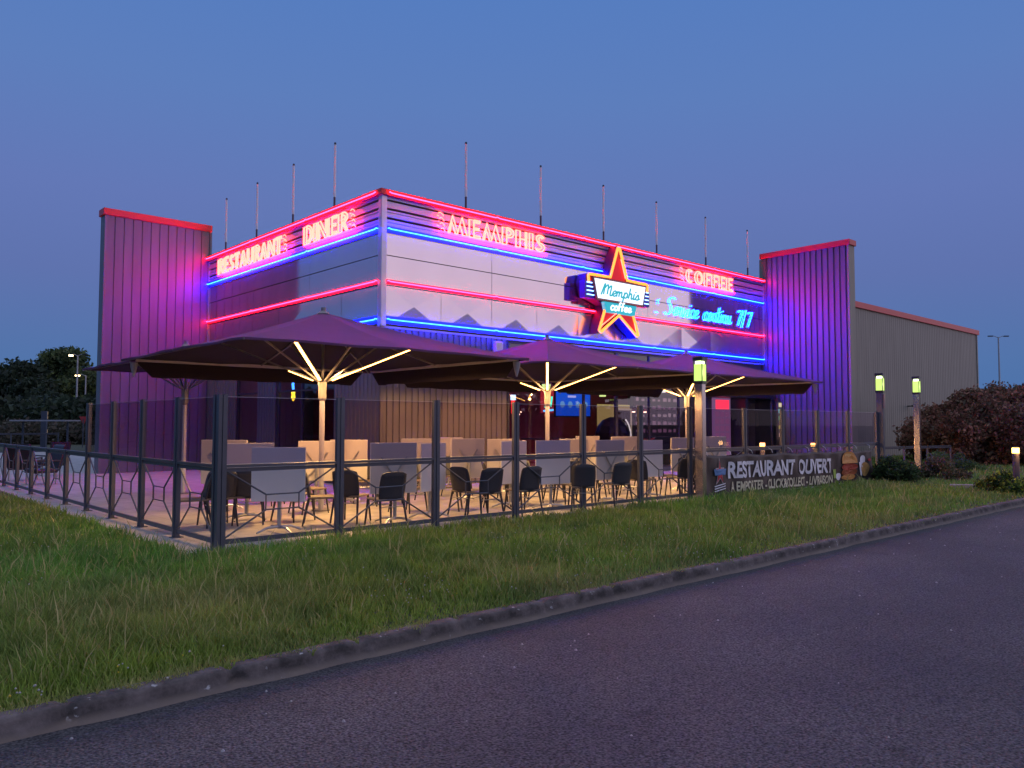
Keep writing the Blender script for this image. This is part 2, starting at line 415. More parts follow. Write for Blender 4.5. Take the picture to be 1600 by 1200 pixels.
h = .055 + .10*vnoise(x, y, .9, 1) + .09*vnoise(x, y, .22, 2)**2 + .05*(rg.random(len(x)) > .93)
h *= rg.uniform(.55, 1.35, n)
h *= np.clip((y+11.28)/.5, .35, 1)            # shorter along the kerb
h = np.where(x > 8, h*.8, h); stalk = rg.random(n) > .985; h = np.where(stalk & (y > -10.9), h*1.7, h)
w = (.0022 + .00042*d)*rg.uniform(.6, 1.3, n)
ang = rg.uniform(0, 2*np.pi, n); lean = rg.uniform(.1, .75, n)*h; la = rg.uniform(0, 2*np.pi, n)
z0 = -.055+.04*np.clip((y+11.3)/4.4, 0, 1) + np.where(x < -7.2, .02*np.sin(x*.7)*np.cos(y*.5), 0) - .01
cx, sx = np.cos(ang)*w, np.sin(ang)*w
lx, ly = np.cos(la)*lean, np.sin(la)*lean
V = np.empty((n, 5, 3))
V[:, 0] = np.c_[x-cx, y-sx, z0]; V[:, 1] = np.c_[x+cx, y+sx, z0]
V[:, 2] = np.c_[x-cx*.8+lx*.35, y-sx*.8+ly*.35, z0+h*.6]; V[:, 3] = np.c_[x+cx*.8+lx*.35, y+sx*.8+ly*.35, z0+h*.6]
V[:, 4] = np.c_[x+lx, y+ly, z0+h]
base = (np.arange(n)*5)[:, None]
F = np.concatenate([base+np.array([0, 1, 3]), base+np.array([0, 3, 2]), base+np.array([2, 3, 4])])
p1 = vnoise(x, y, 1.6, 8); p2 = vnoise(x, y, .5, 9); rr1 = rg.random(n)
dry = np.clip((p1-.52)*2.0, 0, 1)*.42 + (rr1 > .90)*.7
dry = np.where(stalk, 1, dry); dry = np.clip(dry + np.clip(1-(y+11.22)/.22, 0, 1)*.5*(p2 > .55), 0, 1)
p3 = vnoise(x, y, 3.3, 14); green = np.c_[.135+.14*p2*p3+.08*p3, .27+.15*p2, .055+.02*rr1]; straw = np.c_[.42+.14*rr1, .40+.09*rr1, .16+.04*rr1]
C = green*(1-dry[:, None])*rg.uniform(.7, 1.3, n)[:, None] + straw*dry[:, None]
C4 = np.ones((n, 5, 4)); C4[:, :, :3] = C[:, None, :]
def leaf_mat(name, rough=.6):
    m = bpy.data.materials.new(name); m.use_nodes = True
    t = m.node_tree; b = t.nodes['Principled BSDF']; b.inputs['Roughness'].default_value = rough
    b.inputs['Specular IOR Level'].default_value = .25
    a = t.nodes.new('ShaderNodeAttribute'); a.attribute_name = 'tint'; t.links.new(a.outputs['Color'], b.inputs['Base Color'])
    tl = t.nodes.new('ShaderNodeBsdfTranslucent'); t.links.new(a.outputs['Color'], tl.inputs[0])
    ms = t.nodes.new('ShaderNodeMixShader'); ms.inputs[0].default_value = .3
    t.links.new(b.outputs[0], ms.inputs[1]); t.links.new(tl.outputs[0], ms.inputs[2]); t.links.new(ms.outputs[0], t.nodes['Material Output'].inputs[0])
    return m
LEAF = leaf_mat('leaf_tint')
go = np_mesh('grass', V.reshape(-1, 3), F, LEAF, C4.reshape(-1, 4))
tag(go, 'long unmown green grass with dry straw patches beside the kerb', 'grass', kind='stuff')
# clover and buttercup heads
x, y, d = sample_grass(16000); k = (vnoise(x, y, 1.3, 21) > .56) & (d < 16); x, y, d = x[k][:620], y[k][:620], d[k][:620]
mbw = []; fcs = []; cc = []
for i in range(len(x)):
    z = gz(x[i], y[i]) + rg.uniform(.08, .17); s = rg.uniform(.006, .010)
    o = len(mbw); mbw += [(x[i]+s, y[i], z), (x[i]-s, y[i], z), (x[i], y[i]+s, z), (x[i], y[i]-s, z), (x[i], y[i], z+s), (x[i], y[i], z-s)]
    fcs += [(o, o+2, o+4), (o+2, o+1, o+4), (o+1, o+3, o+4), (o+3, o, o+4), (o+2, o, o+5), (o+1, o+2, o+5), (o+3, o+1, o+5), (o, o+3, o+5)]
    c = (.75, .62, .06) if rg.random() < .12 else (.6, .58, .52); cc += [(*c, 1)]*6
fl = np_mesh('lawn_flowers', np.array(mbw), np.array(fcs), LEAF, np.array(cc))
tag(fl, 'tiny white clover and yellow buttercup heads in the grass', 'flowers', kind='stuff')
# pebbles on the asphalt
mb = MB()
for i in range(150):
    X = rnd.uniform(-11, 14); Y = -11.5 - abs(rnd.gauss(0, 2.2)); s = rnd.uniform(.005, .014)
    if Y < -16: continue
    vs = [(X+s*rnd.uniform(.6, 1.2)*math.cos(a), Y+s*rnd.uniform(.6, 1.2)*math.sin(a), -.15) for a in np.linspace(0, 5.2, 6)]
    vs2 = [(v[0]*.5+X*.5, v[1]*.5+Y*.5, -.15+s*.8) for v in vs]
    mb.add(vs+vs2, [(k, (k+1) % 6, (k+1) % 6+6, k+6) for k in range(6)]+[tuple(range(6, 12))])
tag(mb.build('gravel', mat('pebble', (.4, .38, .36), .8)), 'scattered pale pebbles on the asphalt', 'gravel', kind='stuff')

# ------------------------------------------------------------------ building
H = 7.49; LY = 11.09; LX = 18.3; ZB = 6.51; ZP = 5.18; ZL = 4.22; FB = 4.08
bld = thing('restaurant_building', 'diner with mirror-bright fascia, corrugated grey fins and red roof edge', 'building')
def part(mb, name, m, label=None, parent=bld, **k):
    o = mb.build(name, m, parent, **k)
    if label: o['label'] = label
    return o
# upper block and roof
part(MB().box(.12, LX, .12, LY+.1, 3.62, 7.30), 'upper_wall', back_m)
part(MB().box(.12, 44.6, .35, 22, 7.30, 7.40), 'roof', mat('roof_membrane', (.2, .2, .2), .9))
part(MB().box(18.7, 44.6, .35, 22, 0, 7.30).box(.12, 18.6, 11.3, 22, 0, 7.3), 'rear_block', siding_side)
# slatted band, both facades
gaps = [(7.28, 7.345), (7.065, 7.225), (6.955, 7.005), (6.83, 6.94), (6.70, 6.765), (6.42, 6.685)]
for z0, z1 in gaps:
    part(MB().box(.1, LX, -.02, .05, z0, z1), 'fascia_slat', slat_m)
    part(MB().box(-.02, .05, .1, LY, z0, z1), 'fascia_slat', slat_m)
part(MB().box(.06, LX, .06, .115, 4.08, 7.34), 'fascia_backing', back_m)
part(MB().box(.06, .115, .12, LY, 4.08, 7.34), 'fascia_backing', back_m)
# flat panels: rows 5.865..6.42 and 5.2..5.85, 3.5 m long, very slightly out of true
def flat_panel(u0, u1, z0, z1, side, dome=0):
    g_ = .006; u0 += g_; u1 -= g_; z0 += g_; z1 -= g_
    cxx = (u0+u1)/2; czz = (z0+z1)/2
    j = [rnd.uniform(-.0035, .0035) for _ in range(5)]
    vs = [(u0, -.01+j[0], z0), (u1, -.01+j[1], z0), (u1, -.01+j[2], z1), (u0, -.01+j[3], z1)]
    fs = []
    if dome:
        vs.append((cxx + rnd.uniform(-.04, .04), -.01-dome, czz+.02)); fs = [(0, 1, 4), (1, 2, 4), (2, 3, 4), (3, 0, 4)]
    else: fs = [(0, 1, 2, 3)]
    k = len(vs)
    vs += [(u0, .03, z0), (u1, .03, z0), (u1, .03, z1), (u0, .03, z1)]
    fs += [(0, 1, k+1, k), (1, 2, k+2, k+1), (2, 3, k+3, k+2), (3, 0, k, k+3)]
    if side == 'L': vs = [(v[1], v[0], v[2]) for v in vs]
    return MB().add(vs, fs)
xj = [.1, 3.63, 7.15, 10.7, 14.4, LX]
for a, b_ in zip(xj[:-1], xj[1:]):
    part(flat_panel(a, b_, 5.86, 6.42, 'R'), 'fascia_panel', panel_m); part(flat_panel(a, b_, 5.10, 5.85, 'R'), 'fascia_panel', panel_m)
yj = [.1, 3.7, 7.4, LY]
for a, b_ in zip(yj[:-1], yj[1:]):
    part(flat_panel(a, b_, 5.86, 6.42, 'L'), 'fascia_panel', panel_m); part(flat_panel(a, b_, 5.10, 5.85, 'L'), 'fascia_panel', panel_m)
xl = [.1, 1.85, 3.63, 5.4, 7.2, 8.98, 10.8, 12.63, 14.48, 16.3, LX]
for a, b_ in zip(xl[:-1], xl[1:]):
    part(flat_panel(a, b_, 4.10, 5.09, 'R', .050), 'creased_panel', crease_m)
yl = list(np.linspace(.1, LY, 7))
for a, b_ in zip(yl[:-1], yl[1:]): part(flat_panel(a, b_, 4.10, 5.09, 'L', .01), 'creased_panel', panel_m)
part(MB().box(-.06, .10, -.06, .10, 4.05, 7.36), 'corner_trim', trim_m, bevel=.01)
part(MB().box(-.045, -.021, 11.0, 11.06, 4.05, 7.3).box(18.24, 18.3, -.045, -.021, 4.05, 7.3), 'end_trim', trim_m)
# soffit
part(MB().box(.12, LX, .0, .35, 4.02, 4.075).box(.0, .12, .0, LY, 4.02, 4.075), 'soffit', soffit_m)
# red roof edge
part(MB().box(-.13, LX, -.13, .2, 7.345, 7.50).box(-.13, .2, .2, LY, 7.345, 7.50), 'roof_edge', redcap, bevel=.012)
part(MB().box(18.62, 44.9, .1, .4, 7.30, 7.60), 'roof_edge', redcap, bevel=.012)
# fins
fin = corrugated(-3.40, 0.0, 0.0, 8.42, .283, .03, .12); fin.xf(Matrix.Translation((0, 11.09, 0)))
part(fin, 'fin_wall', siding, 'pale corrugated fin wall lit pink by the signs')
part(MB().box(-3.40, .1, 11.15, 11.52, 0, 8.42).box(-3.44, -3.37, 11.06, 11.54, 0, 8.43), 'fin_core', mat('fin_core_grey', (.16, .17, .20), .5, .3))
part(MB().box(-3.50, .06, 11.02, 11.58, 8.42, 8.64), 'fin_cap', redcap, bevel=.012)
fin2 = corrugated(-.0, 3.50, 0.0, 8.36, .235, .05, .40); fin2.xf(rotz(-math.pi/2, (18.3, 0, 0)))
part(fin2, 'fin_wall', siding, 'corrugated fin wall lit violet beside the entrance')
part(MB().box(18.38, 18.72, -3.5, .2, 0, 8.36).box(18.27, 18.75, -3.56, -3.49, 0, 8.37), 'fin_core', siding_side)
part(MB().box(18.22, 18.80, -3.62, .1, 8.36, 8.57), 'fin_cap', redcap, bevel=.012)
# long side wall
sw = corrugated(18.75, 44.6, -.3, 7.32, .26, .011, .25); sw.xf(Matrix.Translation((0, .2, 0)))
part(sw, 'side_wall', siding_side, 'long olive grey corrugated wall')
part(MB().box(44.55, 44.7, .15, 22, 0, 7.32), 'end_wall', siding_side)
# lower walls
c1 = corrugated(0, 4.24, 0, 4.02, .19, .028, .35); part(c1, 'lower_wall', siding_dark, 'taupe corrugated wall at the corner')
c2 = corrugated(-2.25, 0, 0, 4.02, .19, .028, .35); c2.xf(rotz(-math.pi/2, (0, 0, 0)))
part(c2, 'lower_wall', siding_dark)
c3 = corrugated(-7.0, -5.75, 0, 4.02, .19, .028, .35); c3.xf(rotz(-math.pi/2)); part(c3, 'lower_wall', siding)
c4 = corrugated(-11.05, -8.6, 0, 4.02, .19, .028, .35); c4.xf(rotz(-math.pi/2)); part(c4, 'lower_wall', siding_dark)
part(MB().box(15.9, 18.28, .10, .16, 2.45, 4.02), 'lower_wall', siding)
# windows
def window(u0, u1, side, z0=.12, z1=4.0, mull=(), trans=(2.55,)):
    f = MB(); w = .06
    f.box(u0, u1, .04, .12, z0, z0+w).box(u0, u1, .04, .12, z1-w, z1)
    xs = [u0]+list(mull)+[u1-w]
    for m_ in xs: f.box(m_, m_+w, .041, .119, z0+w, z1-w)
    for tz in trans:
        for a, b_ in zip(xs[:-1], xs[1:]): f.box(a+w, b_, .042, .118, tz, tz+.05)
    p = MB().box(u0+w, u1-w, .078, .084, z0+w, z1-w)
    if side == 'L':
        f.v = [(v[1], v[0], v[2]) for v in f.v]; p.v = [(v[1], v[0], v[2]) for v in p.v]
    fo = part(f, 'window', mat('window_frame_dark', (.05, .05, .07), .4, .3))
    p.build('pane', win_glass, fo)
window(4.3, 9.1, 'R', mull=(5.9, 7.5), trans=(3.05,))
window(9.1, 14.2, 'R', mull=(10.8, 12.5), trans=(3.05,))
window(2.3, 5.7, 'L', mull=(4.15,))
window(7.0, 8.6, 'L')
# door set
f = MB(); f.box(14.2, 14.5, -.02, .12, 0, 4.0).box(15.85, 16.0, -.6, .12, 0, 2.6).box(17.75, 17.95, -.6, .12, 0, 2.6).box(14.2, 18.1, -.62, .12, 2.62, 2.86)
dr = part(f, 'entrance_frame', mat('entrance_dark', (.03, .03, .045), .35, .3))
MB().box(16.0, 17.75, -.05, -.04, .05, 2.6).build('pane', win_glass, dr)
MB().box(16.85, 16.9, -.09, -.06, .05, 2.6).build('stile', fence_m, dr)
MB().box(17.55, 17.59, -.72, -.68, .1, 2.5).build('handle', steel, dr)
MB().box(16.45, 16.7, -.065, -.055, 1.35, 1.7).build('notice', mat('notice_blue', emit=((.12, .10, .7), .6), var=0), dr)
# interior
part(MB().box(.15, 18.2, .2, 11, -.02, .012), 'floor_slab', infloor)
part(MB().box(.15, 18.2, .2, 11, 3.55, 3.61), 'ceiling_slab', inceil)
part(MB().box(4.2, 18.2, 7.0, 7.15, 0.012, 3.55), 'back_wall', inwall)
part(MB().box(4.1, 4.2, .2, 2.2, 0.012, 3.55).box(4.1, 4.2, 7.15, 11, .012, 3.55), 'partition', inwall)
for cx_, cy_ in ((6, 2.5), (9.5, 2.5), (13, 2.5), (6, 5.5), (9.5, 5.5), (13, 5.5), (2, 5), (2, 8)):  # ceiling lamps added to brighten the dining room
    part(MB().cyl(cx_, cy_, 3.50, 3.548, .10, n=12), 'downlight', mat('downlight_glow', emit=((1, .34, .62), 40), var=0))
part(MB().box(5.2, 13.8, .9, .94, 3.28, 3.31), 'ceiling_tube', mat('inside_blue', emit=((.10, .05, 1), 5), var=0))
part(MB().box(.9, .94, 2.6, 5.6, 2.62, 2.66), 'ceiling_tube', mat('inside_blue2', emit=((.01, .03, 1), 5), var=0))
# ledge of the terrace side: low plinth
part(MB().box(4.3, 14.2, .0, .12, 0.0, .12), 'plinth', fence_m)

# things inside the dining room
def flat(name, label, cat, x0, x1, y, z0, z1, m, frame=None, fw_=.05):
    o = thing(name, label, cat, ((x0+x1)/2, y, z0))
    hw = (x1-x0)/2; hh = z1-z0
    MB().box(-hw, hw, -.02, .03, 0, hh).build('screen', m, o)
    if frame: MB().box(-hw-fw_, hw+fw_, -.005, .045, -fw_, 0).box(-hw-fw_, hw+fw_, -.005, .045, hh, hh+fw_).box(-hw-fw_, -hw, -.005, .045, 0, hh).box(hw, hw+fw_, -.005, .045, 0, hh).build('frame', frame, o)
    return o
tv = flat('television', 'wide blue television screen on the red wall inside', 'television', 9.9, 11.75, 3.6, 1.92, 2.82, mat('tv_blue', emit=((.004, .09, .62), 1.1), var=0), black_m)
MB().box(-.95, -.85, .0, .05, .9, 1.68).box(.85, .95, .0, .05, .9, 1.68).build('bracket', black_m, tv)
for k in range(4):
    MB().cyl(0, 0, 0, .012, .12, n=20).xf(Matrix.Translation((-.62+.42*k, -.035, .42)) @ Matrix.Rotation(R(90), 4, 'X')).build('screen_icon', mat('tv_pale', emit=((.14, .34, .62), 1), var=0), tv)
MB().box(-.32, .12, -.035, -.025, .68, .76).build('screen_caption', mat('tv_white', emit=((.5, .5, .9), 1), var=0), tv)
dw = thing('lit_doorway', 'yellow lit doorway with a framed picture behind the dining room', 'doorway', (14.9, 5.0, 0))
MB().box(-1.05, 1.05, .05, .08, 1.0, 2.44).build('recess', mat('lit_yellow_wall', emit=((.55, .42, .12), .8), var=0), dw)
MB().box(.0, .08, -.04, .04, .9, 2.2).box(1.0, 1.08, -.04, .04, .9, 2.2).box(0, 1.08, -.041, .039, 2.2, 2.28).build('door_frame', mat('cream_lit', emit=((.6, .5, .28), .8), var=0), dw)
MB().box(.08, 1.0, -.02, .03, .9, 2.2).build('door', mat('door_brown', (.12, .06, .04), .5), dw)
pic = thing('menu_board', 'lit menu board with rows of small pictures above the bar', 'menu', (17.3, 4.6, 1.0))
MB().box(-1.6, 1.6, 0, .06, 0, 1.9).build('board', mat('menu_dark', (.10, .05, .09), .5), pic)
for r__ in range(5):
    for c__ in range(8):
        MB().box(-1.5+.38*c__, -1.5+.38*c__+rnd.uniform(.14, .24), -.03, -.005, .25+.34*r__, .25+.34*r__+rnd.uniform(.08, .18)).build('picture', mat('menu_glow%d' % (r__ % 3), emit=((.5, .22+.08*(r__ % 3), .35), .35+.18*r__), var=0), pic)
ns = thing('neon_palm_sign', 'green and white glowing sign above the menu board', 'sign', (17.2, 4.4, 3.0))
MB().box(-.75, .45, 0, .05, 0, .48).build('sign_box', mat('palm_white', emit=((.8, .8, .7), 1.3), var=0), ns)
MB().tube([(-.7, -.03, .1), (-.4, -.03, .3), (-.1, -.03, .1)], .05, 6).build('leaf_shape', mat('palm_green', emit=((.02, .8, .1), 2), var=0), ns)
MB().tube([(0, -.03, .08), (.3, -.03, .25), (.45, -.03, .05)], .04, 6).build('orange_shape', mat('palm_orange', emit=((1, .3, .02), 2), var=0), ns)
rs = thing('red_wall_sign', 'red neon drink sign beside the television', 'sign', (9.2, 3.3, 2.0))
MB().box(-.35, .28, .0, .04, 0, .85).build('sign_panel', mat('red_dim', emit=((.5, .02, .03), .8), var=0), rs)
MB().tube([(-.2, -.04, .2), (-.05, -.04, .5), (.1, -.04, .25), (.15, -.04, .6)], .03, 6).build('tube', mat('green_glow', emit=((.02, .7, .4), 3), var=0), rs)
MB().tube([(-.25, -.04, .08), (.2, -.04, .12)], .04, 6).build('tube', mat('cyan_glow', emit=((.1, .6, 1), 3), var=0), rs)
rs2 = thing('barber_sign', 'small red and white upright sign inside behind the second parasol', 'sign', (6.3, 2.0, 1.95))
MB().box(-.06, .06, -.03, .03, 0, .42).build('red_part', mat('red_glow', emit=((1, .02, .02), 2), var=0), rs2)
MB().box(-.08, .08, -.04, .04, .43, .6).build('white_part', mat('white_glow', emit=((.6, .8, 1), 2), var=0), rs2)
for i, (sx, sz) in enumerate(((11.15, 2.85), (14.0, 2.75))):
    wl = thing('wall_washer', ['small green-tinted wall light left of the television', 'small green-tinted wall light above the lit doorway'][i], 'lamp', (sx if i else 9.3, 4.9 if i else 3.5, sz))
    MB().cyl(0, 0, 0, .2, .13, .17, n=12).build('shade', mat('washer_glow', emit=((.65, .8, .25), 1.6), var=0), wl)
bar = thing('bar_counter', 'dark bar counter inside the diner below the menu board', 'counter', (13.8, 2.9, 0.012))
MB().box(-2.6, 2.8, -.3, .3, 0, 1.05).build('body', mat('bar_body', (.06, .04, .08), .3), bar)
MB().box(-2.7, 2.9, -.38, .38, 1.05, 1.1).build('counter_top', mat('bar_top', (.05, .05, .09), .2), bar)
for q in range(7):
    bt = thing('bottle', 'dark bottle standing in the row on the bar counter', 'bottle', (12+q*.33, 2.9, 1.112), group='bottles on the bar counter')
    MB().tube([(0,0,0),(0,0,.2),(0,0,.24),(0,0,.32)], .04, 8, radii=[.04,.04,.015,.013]).build('glass_body', mat('bottle_dark', (.1, .06, .12), .1), bt)
dome = thing('arcade_dome', 'dark domed machine with a white arc behind the window', 'machine', (10.6, 1.5, 0.012))
MB().tube([(0,0,0),(0,0,1.3),(0,0,1.55),(0,0,1.75),(0,0,1.85)], .6, 18, radii=[.5,.62,.52,.34,.1]).build('body', mat('dome_dark', (.02, .015, .03), .3), dome)
MB().tube([(.55*math.cos(a)+.1, -.3, 1.1+.75*math.sin(a)) for a in np.linspace(.1, 1.1, 8)], .025, 6).build('arc_light', mat('arc_white', emit=((.8, .8, .6), 1.5), var=0), dome)
for i, (px_, py_, pz_) in enumerate(((6.7, 2.2, 1.95), (7.9, 3.4, 2.05), (12.9, 2.4, 2.1), (13.6, 2.4, 2.1))):
    pl = thing('pendant_lamp', ['small pendant lamp glowing behind the left end of the glazing', 'small pendant lamp left of the television', 'small pendant lamp in front of the lit doorway', 'small pendant lamp just left of the menu board'][i], 'lamp', (px_, py_, pz_), group='small pendant lamps inside')
    MB().cyl(0, 0, .12, 3.55-pz_, .006, n=5).build('cable', black_m, pl)
    MB().tube([(0, 0, 0), (0, 0, .12)], .1, 12, radii=[.11, .04]).build('lamp_shade', mat('pendant_shade', (.3, .03, .05), .4), pl)
    MB().cyl(0, 0, -.04, .0, .06, n=10).build('bulb', mat('pendant_glow', emit=((1, .62, .35), 7), var=0), pl)
for i, px_ in enumerate((5.2, 6.6, 8.0, 12.0)):
    bs = thing('diner_booth', ['red diner booth bench at the left end of the glazing', 'second red diner booth bench from the corner wall', 'third red diner booth bench from the corner wall', 'red diner booth bench below the lit doorway'][i], 'bench', (px_, 1.3, .012), 0, 'booth benches inside the window')
    MB().box(-.5, -.08, -.55, .55, .0, .46).build('seat', mat('booth_red', (.35, .03, .06), .35), bs, bevel=.03)
    MB().box(-.08, .08, -.55, .55, .0, 1.12).build('backrest', mat('booth_red', (.35, .03, .06)), bs, bevel=.04)
    MB().box(-.075, .075, -.56, .56, 1.125, 1.15).build('trim', steel, bs)
# entrance side signs
pc = thing('poster_cabinet', 'tall pink lit poster cabinet with red glowing top beside the entrance', 'cabinet', (15.1, -.05, .45))
MB().box(-.62, .5, -.06, .06, 0, 2.15).build('cabinet_box', mat('cab_pink', emit=((.16, .07, .16), 1), var=0), pc)
MB().box(-.5, .4, -.05, -.062, 1.72, 2.08).build('heart_glow', mat('cab_red', emit=((1, .03, .08), 1.3), var=0), pc)
for r__ in range(6):
    for c__ in range(3):
        MB().box(-.55+.34*c__, -.29+.34*c__, -.07, -.063, .1+.27*r__, .3+.27*r__).build('poster', mat('poster%d' % (r__ % 2), emit=((.22+.1*(r__ == 5), .07, .17), .9), var=0), pc)
es = thing('entrance_sign', 'cyan and white glowing sign above the poster cabinet', 'sign', (15.2, -.1, 2.9))
MB().box(-.5, .5, -.05, .05, 0, .32).build('sign_box', mat('sign_cyan', emit=((.25, .85, .8), 1.2), var=0), es)
MB().box(-.55, -.3, -.07, -.055, .02, .12).box(.3, .55, -.07, -.055, .02, .18).build('red_corner', mat('sign_redc', emit=((.9, .1, .1), 1), var=0), es)
vp = thing('totem_neon', 'narrow upright multicolour neon sign right of the entrance', 'sign', (18.05, -.75, 1.0))
MB().box(-.13, .13, -.05, .05, 0, 1.5).build('sign_case', mat('totem_case', (.2, .18, .14), .4), vp)
for z_, c_ in ((.12, (.9, .6, .4)), (.42, (.9, .8, .2)), (.78, (.3, .7, .3)), (1.05, (.3, .9, .8)), (1.3, (.6, .5, .3))):
    MB().box(-.1, .1, -.07, -.055, z_, z_+.16).build('colour_band', mat('band%d' % int(z_*100), emit=(c_, 1.1), var=0), vp)
gs = thing('guitar_sign', 'blue and yellow neon guitar in the left window', 'sign', (.35, 5.3, 2.3))
MB().tube([(0, 0, .35), (.0, .03, .5), (0, -.03, .65), (0, .03, .8), (0, 0, .95)], .035, 6).build('neck', mat('g_blue', emit=((.05, .3, 1), 4), var=0), gs)
MB().tube([(0, 0, .02), (0, .08, .1), (0, .05, .2), (0, .07, .28), (0, -.07, .28), (0, -.05, .2), (0, -.08, .1)], .03, 6, closed=True).build('guitar_body', mat('g_yellow', emit=((1, .7, .03), 3), var=0), gs)
sb = thing('wall_floodlight', 'pale round-cornered floodlight on the corner wall under the blue neon', 'floodlight', (3.75, -.02, 3.62))
MB().box(-.14, .14, -.2, -.04, 0, .3).build('housing', white_p, sb, bevel=.03)
MB().box(-.04, .04, -.04, .02, .1, .2).build('bracket', fence_m, sb)

sb = thing('side_floodlight', 'small black floodlight on the long side wall behind the free-standing lamp', 'floodlight', (33.4, .18, 2.55))
MB().box(-.22, .22, -.55, -.25, 0, .1).build('housing', black_m, sb, bevel=.02)
MB().box(-.04, .04, -.3, .02, .02, .07).build('bracket', black_m, sb)
# ------------------------------------------------------------------ roof poles
def roof_pole(x, y, label):
    o = thing('roof_pole', label, 'pole', (x, y, 7.50), group='slim poles along the roof edge')
    MB().cyl(0, 0, 0, .40, .03, n=8).build('base', mat('pole_base', (.14, .06, .08), .5), o)
    MB().cyl(0, 0, .40, 1.88, .036, .032, n=8).build('shaft', mat('roof_pole_white', (.85, .83, .88), .4), o)
    MB().cyl(0, 0, 1.88, 1.94, .03, n=8).build('tip', black_m, o)
o_ = ['first', 'second', 'third', 'fourth', 'fifth', 'sixth']
for i, yv in enumerate((2.65, 5.1, 7.6, 10.05)):
    roof_pole(.15, yv, 'slim roof pole above the RESTAURANT DINER side, %s from the corner' % o_[i])
for i, xv in enumerate((2.81, 5.72, 8.6, 11.43, 14.45, 17.4)):
    roof_pole(xv, .15, 'slim roof pole above the MEMPHIS COFFEE side, %s from the corner' % o_[i])

# ------------------------------------------------------------------ neon strips
def strip(side, z, u0, u1, m, label, chan=.16, name='neon_strip', r=.016, doubles=False, off=.10):
    o = thing(name, label, 'neon light', (0, 0, 0), group='neon strips round the fascia')
    c = MB().box(u0, u1, -.045, -.022, z-chan/2, z+chan/2)
    if z > 7.3: c = None
    n = max(1, round((u1-u0)/3.7)); ps = []
    for i in range(n):
        a = u0+(u1-u0)*i/n+.02; b_ = u0+(u1-u0)*(i+1)/n-.02
        ps.append(MB().tube([(a, -off+.06, z+.02), (a, -off, z+.02), (a+.05, -off, z), (b_-.05, -off, z), (b_, -off, z+.02), (b_, -off+.06, z+.02)], r, 8))
    for q in ps:
        if side == 'L': q.v = [(v[1], v[0], v[2]) for v in q.v]
        q.build('tube', m, o, smooth=True)
    if c:
        if side == 'L': c.v = [(v[1], v[0], v[2]) for v in c.v]
        c.build('channel', blue_ch if m is BLUE_L else pink_ch, o)
    return o
strip('R', 7.41, .1, LX-.1, RED_L, 'red neon strip along the roof edge above MEMPHIS and COFFEE', off=.155)
strip('L', 7.41, .1, LY-.05, RED_L, 'red neon strip along the roof edge above RESTAURANT DINER', off=.155)
strip('R', ZB, .12, LX-.1, BLUE_L, 'blue neon strip directly under the MEMPHIS and COFFEE lettering')
strip('L', ZB, .12, LY-.05, BLUE_L, 'blue neon strip directly under the RESTAURANT DINER lettering', chan=.2)
strip('R', ZP, .12, LX-.1, PINK_L, 'pink neon strip across the fascia behind the star sign', chan=.12)
strip('L', ZP, .12, LY-.05, PINK_L, 'pink neon strip at mid height left of the building corner', chan=.12)
strip('R', ZL, .12, LX-.1, BLUE_L, 'lowest blue neon strip above the parasols right of the corner', chan=.2)
strip('L', ZL, .12, 1.75, BLUE_L, 'short blue neon strip just left of the building corner', chan=.2)

